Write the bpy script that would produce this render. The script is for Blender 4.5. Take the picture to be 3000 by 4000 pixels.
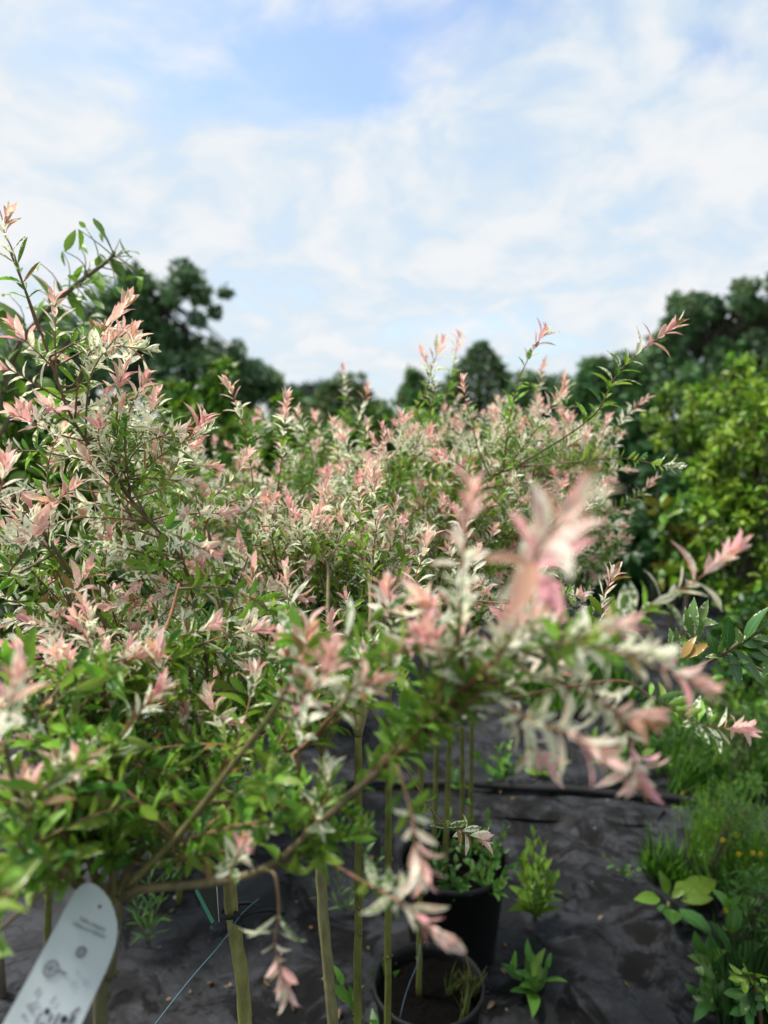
import bpy, math, random
import numpy as np
from mathutils import Vector, Matrix

for o in list(bpy.data.objects):
    bpy.data.objects.remove(o, do_unlink=True)
scene = bpy.context.scene
COL = scene.collection
random.seed(7)
RNG = np.random.default_rng(11)

# ------------------------------------------------------------------ camera
PITCH = math.radians(7.0)
CAMZ = 1.45
FPX = 2773.0                      # focal length in photograph pixels (3000 x 4000)
cam_d = bpy.data.cameras.new('camera')
cam = bpy.data.objects.new('camera', cam_d)
COL.objects.link(cam)
cam.location = (0, 0, CAMZ)
cam.rotation_euler = (math.pi / 2 - PITCH, 0, 0)
cam_d.sensor_fit = 'VERTICAL'
cam_d.sensor_height = 36.0
cam_d.sensor_width = 27.0
cam_d.lens = 36.0 * FPX / 4000.0
cam_d.clip_start = 0.02
cam_d.clip_end = 3000
cam_d.dof.use_dof = True
cam_d.dof.focus_distance = 1.02
cam_d.dof.aperture_fstop = 2.7
scene.camera = cam

# ------------------------------------------------------------------ sky
SUN_EL, SUN_AZ = math.radians(58), math.radians(-72)     # azimuth: clockwise from +Y
world = bpy.data.worlds.new('World')
scene.world = world
world.use_nodes = True
wt = world.node_tree
wt.nodes.clear()


def N(t, kind, loc=None, **kw):
    n = t.nodes.new(kind)
    for k, v in kw.items():
        setattr(n, k, v)
    return n


def M(t, op, a, b=None, c=None, clamp=False):
    n = t.nodes.new('ShaderNodeMath')
    n.operation = op
    n.use_clamp = clamp
    for i, x in enumerate((a, b, c)):
        if x is None:
            continue
        if isinstance(x, (int, float)):
            n.inputs[i].default_value = x
        else:
            t.links.new(x, n.inputs[i])
    return n.outputs[0]


def VM(t, op, a, b=None):
    n = t.nodes.new('ShaderNodeVectorMath')
    n.operation = op
    for i, x in enumerate((a, b)):
        if x is None:
            continue
        if isinstance(x, (tuple, list)):
            n.inputs[i].default_value = x
        else:
            t.links.new(x, n.inputs[i])
    return n.outputs[0]


def NOISE(t, vec, scale, detail=4, rough=.55, out='Fac', dist=0.0):
    n = t.nodes.new('ShaderNodeTexNoise')
    n.inputs['Scale'].default_value = scale
    n.inputs['Detail'].default_value = detail
    n.inputs['Roughness'].default_value = rough
    n.inputs['Distortion'].default_value = dist
    t.links.new(vec, n.inputs['Vector'])
    return n.outputs[out]


def SMOOTH(t, x, lo, hi, a=0.0, b=1.0):
    n = t.nodes.new('ShaderNodeMapRange')
    n.interpolation_type = 'SMOOTHSTEP'
    t.links.new(x, n.inputs['Value'])
    for k, v in (('From Min', lo), ('From Max', hi), ('To Min', a), ('To Max', b)):
        if isinstance(v, (int, float)):
            n.inputs[k].default_value = v
        else:
            t.links.new(v, n.inputs[k])
    return n.outputs['Result']


def MIX(t, fac, a, b, blend='MIX'):
    n = t.nodes.new('ShaderNodeMix')
    n.data_type = 'RGBA'
    n.blend_type = blend
    for s, x in ((n.inputs[0], fac), (n.inputs[6], a), (n.inputs[7], b)):
        if isinstance(x, (int, float)):
            s.default_value = x
        elif isinstance(x, (tuple, list)):
            s.default_value = tuple(x) + ((1,) if len(x) == 3 else ())
        else:
            t.links.new(x, s)
    return n.outputs[2]


sky = N(wt, 'ShaderNodeTexSky', sky_type='NISHITA')
sky.sun_disc = False
sky.sun_elevation = SUN_EL
sky.sun_rotation = SUN_AZ
sky.air_density = 1.0
sky.dust_density = 1.0
sky.ozone_density = 1.5
bg_sky = N(wt, 'ShaderNodeBackground')
bg_sky.inputs['Strength'].default_value = 0.13
wt.links.new(sky.outputs[0], bg_sky.inputs['Color'])
tc = N(wt, 'ShaderNodeTexCoord')
sep = N(wt, 'ShaderNodeSeparateXYZ')
wt.links.new(tc.outputs['Generated'], sep.inputs[0])
zc = M(wt, 'ADD', M(wt, 'MAXIMUM', sep.outputs[2], 0.0), 0.35)
cx = M(wt, 'DIVIDE', sep.outputs[0], zc)
cy = M(wt, 'DIVIDE', sep.outputs[1], zc)
comb = N(wt, 'ShaderNodeCombineXYZ')
wt.links.new(cx, comb.inputs[0])
wt.links.new(cy, comb.inputs[1])
cp = comb.outputs[0]
warp = NOISE(wt, cp, 2.2, 2, .5, 'Color')
cpw = VM(wt, 'ADD', cp, VM(wt, 'SCALE', VM(wt, 'SUBTRACT', warp, (.5, .5, .5))))
cpw.node.inputs[1].links[0].from_node.inputs['Scale'].default_value = 0.32
veil = NOISE(wt, cpw, 1.7, 2, .5)                    # broad thin veil
puff = NOISE(wt, VM(wt, 'ADD', cpw, (7.3, 2.1, 0)), 7.0, 5, .6)   # small torn puffs
sx = N(wt, 'ShaderNodeSeparateXYZ')
wt.links.new(cpw, sx.inputs[0])


def GAP(ox, oy, rx, ry, amp):
    """an opening in the veil (position on the cloud sheet)"""
    dx = M(wt, 'DIVIDE', M(wt, 'SUBTRACT', sx.outputs[0], ox), rx)
    dy = M(wt, 'DIVIDE', M(wt, 'SUBTRACT', sx.outputs[1], oy), ry)
    r2 = M(wt, 'ADD', M(wt, 'MULTIPLY', dx, dx), M(wt, 'MULTIPLY', dy, dy))
    return M(wt, 'MULTIPLY', M(wt, 'EXPONENT', M(wt, 'MULTIPLY', r2, -1.0)), amp)


gaps = M(wt, 'ADD', GAP(-.05, 1.12, .16, .17, .36), GAP(-.26, 1.14, .18, .14, .18))
gaps = M(wt, 'ADD', gaps, GAP(.26, 2.07, .26, .11, .13))
gaps = M(wt, 'ADD', gaps, GAP(.15, 1.05, .10, .07, .22))
gaps = M(wt, 'ADD', gaps, GAP(.50, 1.12, .07, .05, .22))
cov = M(wt, 'ADD', M(wt, 'MULTIPLY', veil, .55), M(wt, 'MULTIPLY', puff, .55))
cov = M(wt, 'SUBTRACT', cov, gaps)
cfac = SMOOTH(wt, cov, .20, .55, .14, .98)
thick = SMOOTH(wt, M(wt, 'ADD', M(wt, 'MULTIPLY', puff, .6), M(wt, 'MULTIPLY', veil, .4)), .40, .62)
ccol = MIX(wt, thick, (.73, .855, .965), (.96, .975, .99))
bg_c = N(wt, 'ShaderNodeBackground')
wt.links.new(ccol, bg_c.inputs['Color'])
bg_c.inputs['Strength'].default_value = 0.525
mixw = N(wt, 'ShaderNodeMixShader')
wt.links.new(cfac, mixw.inputs[0])
wt.links.new(bg_sky.outputs[0], mixw.inputs[1])
wt.links.new(bg_c.outputs[0], mixw.inputs[2])
wo = N(wt, 'ShaderNodeOutputWorld')
wt.links.new(mixw.outputs[0], wo.inputs['Surface'])

sun_d = bpy.data.lights.new('sun', 'SUN')
sun_d.energy = 3.6
sun_d.angle = math.radians(10)
sun_d.color = (1.0, .95, .87)
sun = bpy.data.objects.new('sun', sun_d)
COL.objects.link(sun)
sdir = Vector((math.sin(SUN_AZ) * math.cos(SUN_EL), math.cos(SUN_AZ) * math.cos(SUN_EL), math.sin(SUN_EL)))
sun.rotation_euler = sdir.to_track_quat('Z', 'Y').to_euler()
sun.location = (0, 0, 30)

vs = scene.view_settings
vs.view_transform = 'Standard'
vs.look = 'None'
vs.exposure = 0.85
vs.gamma = 1.0
vs.use_curve_mapping = False
scene.render.engine = 'CYCLES'
cy_ = scene.cycles
cy_.use_denoising = True
cy_.max_bounces = 8
cy_.diffuse_bounces = 6
cy_.use_adaptive_sampling = True
cy_.adaptive_threshold = 0.03
cy_.glossy_bounces = 2
cy_.transmission_bounces = 6
cy_.transparent_max_bounces = 4
cy_.caustics_reflective = False
cy_.caustics_refractive = False

# ------------------------------------------------------------------ helpers
CP_, SP_ = math.cos(PITCH), math.sin(PITCH)


def ray(u, v):
    x = (u - 1500.0) / FPX
    y = -(v - 2000.0) / FPX
    return np.array([x, CP_ + y * SP_, -SP_ + y * CP_])


def P(u, v, Y):
    d = ray(u, v)
    return np.array([0, 0, CAMZ]) + d * (Y / d[1])


def G(u, v, z=0.0):
    d = ray(u, v)
    return np.array([0, 0, CAMZ]) + d * ((z - CAMZ) / d[2])


def project(p):
    q = p - np.array([0, 0, CAMZ])
    dep = q[..., 1] * CP_ - q[..., 2] * SP_
    up = q[..., 1] * SP_ + q[..., 2] * CP_
    dep_s = np.where(dep > .02, dep, .02)
    return 1500 + FPX * q[..., 0] / dep_s, 2000 - FPX * up / dep_s, dep


def nrm(a):
    n = np.linalg.norm(a, axis=-1, keepdims=True)
    return a / np.where(n < 1e-9, 1, n)


def sm(pts, n):
    """smooth polyline through points (Catmull-Rom), n samples"""
    p = np.asarray(pts, float)
    if len(p) == 2:
        t = np.linspace(0, 1, n)[:, None]
        return p[0] * (1 - t) + p[1] * t
    ext = np.vstack([2 * p[0] - p[1], p, 2 * p[-1] - p[-2]])
    s = np.linspace(0, len(p) - 1 - 1e-9, n)
    i = s.astype(int)
    t = (s - i)[:, None]
    a, b, c, d = ext[i], ext[i + 1], ext[i + 2], ext[i + 3]
    return .5 * ((2 * b) + (-a + c) * t + (2 * a - 5 * b + 4 * c - d) * t ** 2 + (-a + 3 * b - 3 * c + d) * t ** 3)


def mesh_from(name, verts, faces, mat, cols=None, luv=None, smooth=True):
    """faces: int array (n,3) or (n,4) or list of such arrays / polygons"""
    me = bpy.data.meshes.new(name)
    verts = np.asarray(verts, np.float32)
    if isinstance(faces, np.ndarray):
        nf, k = faces.shape
        me.vertices.add(len(verts))
        me.vertices.foreach_set('co', verts.ravel())
        me.loops.add(nf * k)
        me.loops.foreach_set('vertex_index', faces.astype(np.int32).ravel())
        me.polygons.add(nf)
        me.polygons.foreach_set('loop_start', np.arange(0, nf * k, k, dtype=np.int32))
        me.update(calc_edges=True)
    else:
        me.from_pydata([tuple(map(float, v)) for v in verts], [], faces)
        me.update()
    if cols is not None:
        a = me.attributes.new('tint', 'FLOAT_COLOR', 'POINT')
        a.data.foreach_set('color', np.asarray(cols, np.float32).ravel())
    if luv is not None:
        a = me.attributes.new('luv', 'FLOAT2', 'POINT')
        a.data.foreach_set('vector', np.asarray(luv, np.float32).ravel())
    if smooth:
        me.polygons.foreach_set('use_smooth', np.ones(len(me.polygons), bool))
    me.materials.append(mat)
    me.validate()
    return me


def link(name, data, parent=None, loc=None):
    o = bpy.data.objects.new(name, data)
    COL.objects.link(o)
    if parent is not None:
        o.parent = parent
    if loc is not None:
        o.location = loc
    return o


def tag(o, label=None, cat=None, group=None, kind=None):
    if label:
        o['label'] = label
    if cat:
        o['category'] = cat
    if group:
        o['group'] = group
    if kind:
        o['kind'] = kind
    return o


class MB:
    """collects geometry in world coordinates; build() makes one object whose origin sits at its parent's"""

    def __init__(self):
        self.v, self.f, self.c, self.n = [], [], [], 0

    def add(self, v, f, col=(1, 1, 1, 0)):
        v = np.asarray(v, float)
        self.v.append(v)
        col = np.asarray(col, float)
        self.c.append(np.broadcast_to(col, (len(v), 4)) if col.ndim == 1 else col)
        self.f += [tuple(int(i) + self.n for i in q) for q in f]
        self.n += len(v)

    def tube(self, pts, radii, sides=7, col0=(1, 1, 1, 0), col1=None, cap=True):
        pts = np.asarray(pts, float)
        n = len(pts)
        radii = np.broadcast_to(np.asarray(radii, float), (n,)) if np.ndim(radii) else np.full(n, radii)
        tn = nrm(np.gradient(pts, axis=0))
        ref = np.array([0.31, .22, .92]) if abs(tn[0] @ np.array([0.31, .22, .92])) < .9 else np.array([1., 0, 0])
        a = nrm(np.cross(tn, ref))
        b = np.cross(tn, a)
        ang = np.arange(sides) * 2 * math.pi / sides
        v = pts[:, None, :] + radii[:, None, None] * (np.cos(ang)[None, :, None] * a[:, None, :] + np.sin(ang)[None, :, None] * b[:, None, :])
        f = []
        for i in range(n - 1):
            for j in range(sides):
                k = (j + 1) % sides
                f.append((i * sides + j, i * sides + k, (i + 1) * sides + k, (i + 1) * sides + j))
        if cap:
            f.append(tuple(range(sides))[::-1])
            f.append(tuple((n - 1) * sides + j for j in range(sides)))
        c0 = np.asarray(col0, float)
        c1 = c0 if col1 is None else np.asarray(col1, float)
        t = np.linspace(0, 1, n)[:, None]
        cc = np.repeat(c0 * (1 - t) + c1 * t, sides, axis=0)
        self.add(v.reshape(-1, 3), f, cc)

    def box(self, c, s, col=(1, 1, 1, 0), rot=None):
        s = np.asarray(s, float) / 2
        v = np.array([[x, y, z] for x in (-1, 1) for y in (-1, 1) for z in (-1, 1)], float) * s
        if rot is not None:
            v = v @ np.asarray(rot, float).T
        v += np.asarray(c, float)
        self.add(v, [(0, 1, 3, 2), (4, 6, 7, 5), (0, 4, 5, 1), (2, 3, 7, 6), (0, 2, 6, 4), (1, 5, 7, 3)], col)

    def build(self, name, mat, parent=None, smooth=True, origin=None):
        v = np.vstack(self.v)
        off = np.zeros(3)
        if parent is not None:
            off = np.array(wloc(parent))
        elif origin is not None:
            off = np.asarray(origin, float)
        me = mesh_from(name, v - off, self.f, mat, np.vstack(self.c), smooth=smooth)
        o = link(name, me, parent)
        if parent is None and origin is not None:
            o.location = tuple(off)
        return o


def wloc(o):
    """world location of an object whose ancestors carry only translations"""
    l = Vector((0, 0, 0))
    while o is not None:
        l += o.location
        o = o.parent
    return l


def thing(name, label, cat, loc, group=None):
    o = link(name, None, None, tuple(map(float, loc)))
    o.empty_display_size = .1
    return tag(o, label, cat, group)


# ------------------------------------------------------------------ materials
def newmat(name):
    m = bpy.data.materials.new(name)
    m.use_nodes = True
    t = m.node_tree
    t.nodes.clear()
    return m, t


def out(t, sh):
    o = N(t, 'ShaderNodeOutputMaterial')
    t.links.new(sh, o.inputs['Surface'])


def BUMP(t, h, strength, dist=.002):
    b = N(t, 'ShaderNodeBump')
    b.inputs['Strength'].default_value = strength
    b.inputs['Distance'].default_value = dist
    t.links.new(h, b.inputs['Height'])
    return b.outputs[0]


def PBSDF(t, col, rough=.5, spec=.5, normal=None, metal=0.0):
    p = N(t, 'ShaderNodeBsdfPrincipled')
    for s, x in ((p.inputs['Base Color'], col), (p.inputs['Roughness'], rough), (p.inputs['Specular IOR Level'], spec), (p.inputs['Metallic'], metal)):
        if isinstance(x, (int, float)):
            s.default_value = x
        elif isinstance(x, (tuple, list)):
            s.default_value = tuple(x) + (1,)
        else:
            t.links.new(x, s)
    if normal is not None:
        t.links.new(normal, p.inputs['Normal'])
    return p.outputs[0]


def leaf_material(name, transl=.48, rough=.48, cream=(.90, .90, .76), spec=.35, vscale=230, mottle=.35):
    m, t = newmat(name)
    at = N(t, 'ShaderNodeAttribute', attribute_name='tint')
    uv = N(t, 'ShaderNodeAttribute', attribute_name='luv')
    sp = N(t, 'ShaderNodeSeparateXYZ')
    t.links.new(uv.outputs['Vector'], sp.inputs[0])
    geo = N(t, 'ShaderNodeNewGeometry')
    edge = M(t, 'ABSOLUTE', sp.outputs[0])
    nz = NOISE(t, geo.outputs['Position'], vscale, 1, .5)
    nz2 = NOISE(t, geo.outputs['Position'], vscale * .13, 1, .5)
    x = M(t, 'ADD', nz, M(t, 'MULTIPLY', M(t, 'SUBTRACT', edge, .5), .30))
    thr = M(t, 'SUBTRACT', .86, M(t, 'MULTIPLY', at.outputs['Alpha'], .66))
    vf = SMOOTH(t, M(t, 'SUBTRACT', x, thr), -.05, .05)
    base = MIX(t, SMOOTH(t, nz2, .3, .7, 0, mottle), at.outputs['Color'], MIX(t, 1.0, at.outputs['Color'], (.62, .72, .55), 'MULTIPLY'))
    col = MIX(t, vf, base, cream)
    rib = SMOOTH(t, edge, .0, .10, .28, 0.0)
    col = MIX(t, rib, col, MIX(t, .5, col, cream))
    vein = N(t, 'ShaderNodeTexWave', wave_type='BANDS', bands_direction='Y')
    vv = N(t, 'ShaderNodeCombineXYZ')
    t.links.new(M(t, 'SUBTRACT', sp.outputs[1], M(t, 'MULTIPLY', edge, .22)), vv.inputs[1])
    vein.inputs['Scale'].default_value = 2.6
    t.links.new(vv.outputs[0], vein.inputs['Vector'])
    nm = BUMP(t, vein.outputs['Fac'], .18, .0006)
    p = PBSDF(t, col, rough, spec, nm)
    tr = N(t, 'ShaderNodeBsdfTranslucent')
    t.links.new(MIX(t, 1.0, col, (1.0, 1.0, .85), 'MULTIPLY'), tr.inputs['Color'])
    mx = N(t, 'ShaderNodeMixShader')
    mx.inputs[0].default_value = transl
    t.links.new(p, mx.inputs[1])
    t.links.new(tr.outputs[0], mx.inputs[2])
    out(t, mx.outputs[0])
    return m


def tint_material(name, rough=.6, spec=.3, nscale=60, amt=.45, bump=.4, stretch=(1, 1, .25), bdist=.002):
    """bark, soil and other plain materials: colour from the 'tint' attribute, broken up by noise"""
    m, t = newmat(name)
    at = N(t, 'ShaderNodeAttribute', attribute_name='tint')
    geo = N(t, 'ShaderNodeNewGeometry')
    v = VM(t, 'MULTIPLY', geo.outputs['Position'], stretch)
    n1 = NOISE(t, v, nscale, 5, .6)
    n2 = NOISE(t, geo.outputs['Position'], nscale * .3, 3, .5)
    k = M(t, 'ADD', M(t, 'MULTIPLY', n1, amt * 1.6), M(t, 'MULTIPLY', n2, amt * 1.2))
    k = M(t, 'ADD', k, 1.0 - amt * 1.4)
    cc = N(t, 'ShaderNodeCombineXYZ')
    for i in range(3):
        t.links.new(k, cc.inputs[i])
    col = MIX(t, 1.0, at.outputs['Color'], cc.outputs[0], 'MULTIPLY')
    out(t, PBSDF(t, col, rough, spec, BUMP(t, n1, bump, bdist)))
    return m


MAT = {}
MAT['willow_leaf'] = leaf_material('willow_leaf')
MAT['broad_leaf'] = leaf_material('broad_leaf', .30, .42, (.55, .62, .30), .45, 90, .5)
MAT['far_leaf'] = leaf_material('far_leaf', .25, .55, (.35, .42, .2), .25, 3, .5)
MAT['gloss_leaf'] = leaf_material('gloss_leaf', .22, .28, (.72, .76, .52), .55, 150, .4)
MAT['bark'] = tint_material('bark', .62, .3, 90, .85, .9)
MAT['far_bark'] = tint_material('far_bark', .8, .2, 8, .5, .5)
MAT['soil'] = tint_material('soil', .95, .1, 70, .7, 1.0, (1, 1, 1), .01)
MAT['plain'] = tint_material('plain', .45, .4, 30, .12, .05, (1, 1, 1))
MAT['pot'] = tint_material('pot_plastic', .6, .25, 40, .35, .12, (1, 1, 1))

# ------------------------------------------------------------------ ground
def ground_material():
    m, t = newmat('ground_cloth')
    geo = N(t, 'ShaderNodeNewGeometry')
    pos = geo.outputs['Position']
    sp = N(t, 'ShaderNodeSeparateXYZ')
    t.links.new(pos, sp.inputs[0])
    w1 = N(t, 'ShaderNodeTexWave', wave_type='BANDS', bands_direction='X')
    w1.inputs['Scale'].default_value = 95
    t.links.new(pos, w1.inputs['Vector'])
    w2 = N(t, 'ShaderNodeTexWave', wave_type='BANDS', bands_direction='Y')
    w2.inputs['Scale'].default_value = 95
    t.links.new(pos, w2.inputs['Vector'])
    weave = M(t, 'MULTIPLY', M(t, 'ADD', w1.outputs['Fac'], w2.outputs['Fac']), .5)
    big = NOISE(t, pos, 1.9, 5, .6, dist=.6)
    mid = NOISE(t, pos, 6.5, 6, .62, dist=.8)
    fine = NOISE(t, pos, 60, 5, .7)
    col = MIX(t, weave, (.006, .0063, .0070), (.011, .0113, .0125))
    silt = SMOOTH(t, M(t, 'ADD', M(t, 'MULTIPLY', big, .5), M(t, 'MULTIPLY', mid, .65)), .53, .62)
    col = MIX(t, M(t, 'MULTIPLY', silt, .85), col, MIX(t, fine, (.015, .0155, .018), (.034, .035, .041)))
    vor = N(t, 'ShaderNodeTexVoronoi', feature='DISTANCE_TO_EDGE')
    vor.inputs['Scale'].default_value = 4.0
    t.links.new(VM(t, 'ADD', pos, VM(t, 'SCALE', NOISE(t, pos, 5, 3, .6, 'Color'))), vor.inputs['Vector'])
    dry = SMOOTH(t, mid, .44, .56)
    crust = M(t, 'MULTIPLY', M(t, 'MULTIPLY', SMOOTH(t, vor.outputs['Distance'], .02, .16), dry), .62)
    col = MIX(t, crust, col, MIX(t, fine, (.020, .0215, .026), (.060, .063, .074)))
    dirt = SMOOTH(t, NOISE(t, VM(t, 'ADD', pos, (3, 8, 0)), 4.2, 8, .72, dist=1.2), .49, .60)
    col = MIX(t, M(t, 'MULTIPLY', dirt, .9), col, MIX(t, fine, (.002, .002, .002), (.0055, .0052, .005)))
    rough = SMOOTH(t, M(t, 'ADD', dirt, M(t, 'MULTIPLY', mid, .5)), .2, .9, .45, .9)
    h = M(t, 'ADD', M(t, 'MULTIPLY', weave, .25), M(t, 'ADD', M(t, 'MULTIPLY', crust, .5), M(t, 'MULTIPLY', fine, .5)))
    out(t, PBSDF(t, col, rough, .16, BUMP(t, h, .6, .005)))
    return m


def earth_material():
    m, t = newmat('field_earth')
    geo = N(t, 'ShaderNodeNewGeometry')
    pos = geo.outputs['Position']
    a = NOISE(t, pos, .35, 5, .6)
    b = NOISE(t, pos, 14, 5, .65)
    col = MIX(t, b, (.03, .045, .015), (.09, .085, .045))
    col = MIX(t, SMOOTH(t, a, .4, .6), col, MIX(t, b, (.04, .075, .018), (.08, .13, .035)))
    out(t, PBSDF(t, col, .95, .1, BUMP(t, b, .8, .03)))
    return m


MAT['cloth'] = ground_material()
MAT['earth'] = earth_material()
# far field out to the horizon
s = 1500.0
gv = [(-s, -s, -.03), (s, -s, -.03), (s, s, -.03), (-s, s, -.03)]
o = link('ground', mesh_from('ground', gv, [(0, 1, 2, 3)], MAT['earth'], smooth=False))
tag(o, kind='structure')
# woven ground cloth: a gently rumpled sheet
nx, ny = 330, 350
xs = np.linspace(-4.5, 4.2, nx)
ys = np.linspace(-1.2, 7.5, ny)
XX, YY = np.meshgrid(xs, ys)
ZZ = .006 * np.sin(XX * 5.1 + 1.7 * np.sin(YY * 2.3)) * np.sin(YY * 4.2 + .8 * np.sin(XX * 3.3)) + .003 * np.sin(XX * 13 + YY * 9)
# wrinkles running along the right-hand path
ZZ += .0045 * np.sin(YY * 11 + 2.2 * np.sin(XX * 4.1)) * np.sin(XX * 9 + 2 * np.sin(YY * 3.1)) * (XX > .2)
ZZ += .022 * np.exp(-((XX - .62 - .06 * np.sin(YY * 3)) / .07) ** 2) * (.5 + .5 * np.sin(YY * 26 + 3 * np.sin(XX * 9)))
ZZ += .010 * np.exp(-((XX - .95) / .14) ** 2) * np.sin(YY * 17 + XX * 22)
gv = np.stack([XX, YY, ZZ], -1).reshape(-1, 3)
ii = (np.arange(ny - 1)[:, None] * nx + np.arange(nx - 1)[None, :]).ravel()
gf = np.stack([ii, ii + 1, ii + nx + 1, ii + nx], 1)
o = link('ground_cloth', mesh_from('ground_cloth', gv, gf, MAT['cloth']))
tag(o, kind='structure')

# ------------------------------------------------------------------ leaves
# a leaf is ~1 long along +y, normal +z; shapes differ in outline, fold, curl and wave
SHAPES = {}


def leaf_shape(key, width, peak, fold, curl, wave=0., twist=0., segs=5, tipw=0.0, side=0.0):
    t = np.linspace(0, 1, segs + 1)
    prof = np.where(t < peak, np.sin(np.clip(t / peak, 0, 1) * math.pi / 2) ** .8, np.cos(np.clip((t - peak) / (1 - peak), 0, 1) * math.pi / 2) ** .85)
    prof[0] = .10
    prof[-1] = tipw
    w = width * .5 * prof
    v, uv = [], []
    for i, tt in enumerate(t):
        yy = tt - .08 * abs(curl) * tt
        zz = -curl * tt * tt
        tw = twist * tt
        xx = side * math.sin(tt * math.pi * .5) * tt
        for sgn in (-1, 0, 1):
            lx = sgn * w[i]
            lz = abs(sgn) * w[i] * fold + sgn * wave * width * math.sin(tt * 9.0 + sgn)
            v.append((xx + lx * math.cos(tw) - lz * math.sin(tw), yy, zz + lx * math.sin(tw) + lz * math.cos(tw)))
            uv.append((sgn, tt))
    f = []
    for i in range(segs):
        for j in (0, 1):
            a = i * 3 + j
            f.append((a, a + 1, a + 4, a + 3))
    SHAPES[key] = (np.array(v), np.array(f), np.array(uv, float))


for k, (fo, cu, wa, tw, sd) in enumerate([(.45, .08, .0, 0, .05), (.35, .28, .03, .3, -.08), (.6, -.12, .02, -.2, .1), (.25, .5, .05, .6, -.05), (.5, .15, .06, -.5, -.14), (.8, .35, .0, .2, .12)]):
    leaf_shape(('w', k), .29 + .02 * (k % 3), .52, fo, cu, wa, tw, 5, 0.0, sd)       # willow
    leaf_shape(('wg', k), .31 + .03 * (k % 3), .5, fo, cu, wa, tw, 4, 0.0, sd)      # fully green willow leaf, broader
    leaf_shape(('wl', k), .30 + .02 * (k % 3), .5, fo, cu, wa, tw, 2, 0.0, sd)      # willow, seen from farther
    leaf_shape(('b', k), .46 + .04 * (k % 3), .42, fo * .6, cu, wa, tw * .5, 4, 0.0, sd)   # broad pointed leaf
    leaf_shape(('g', k), .36, .40, fo * .7, cu * .8, wa * .6, tw * .5, 5, 0.0, sd)  # glossy variegated
    leaf_shape(('f', k), .62, .5, fo * .5, cu, 0, 0, 2, .15, 0)                     # far foliage
    leaf_shape(('n', k), .12, .4, fo * .5, cu, 0, 0, 2, 0.0, sd)                    # narrow weed leaf

LEAF_MESH = {}


def leaf_mesh(shape, colour, mat):
    key = (shape, colour, mat)
    if key not in LEAF_MESH:
        v, f, uv = SHAPES[shape]
        LEAF_MESH[key] = mesh_from('leaf', v, f, MAT[mat], np.broadcast_to(np.asarray(colour), (len(v), 4)), uv)
    return LEAF_MESH[key]


class Leaves:
    """leaves of one plant, gathered in world space"""

    def __init__(self, mat):
        self.mat = mat
        self.p, self.f, self.n, self.s, self.shape, self.col, self.br = [], [], [], [], [], [], []

    def add(self, p, f, n, s, shape, col, br=0):
        self.p.append(p)
        self.f.append(f)
        self.n.append(n)
        self.s.append(s)
        self.shape.append(shape)
        self.col.append(col)
        self.br.append(br)

    def arrays(self):
        p = np.array(self.p)
        f = nrm(np.array(self.f))
        n = np.array(self.n)
        n = nrm(n - (n * f).sum(-1, keepdims=True) * f + 1e-6)
        x = np.cross(f, n)
        s = np.array(self.s)
        return p, x, f, n, s


PLANTS = []


class Plant:
    def __init__(self, name, label, cat, base, leafmat, group=None, single=150):
        self.root = thing(name, label, cat, base, group)
        self.L = Leaves(leafmat)
        self.branches = []           # Blender objects
        self.single = single
        PLANTS.append(self)


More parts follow.
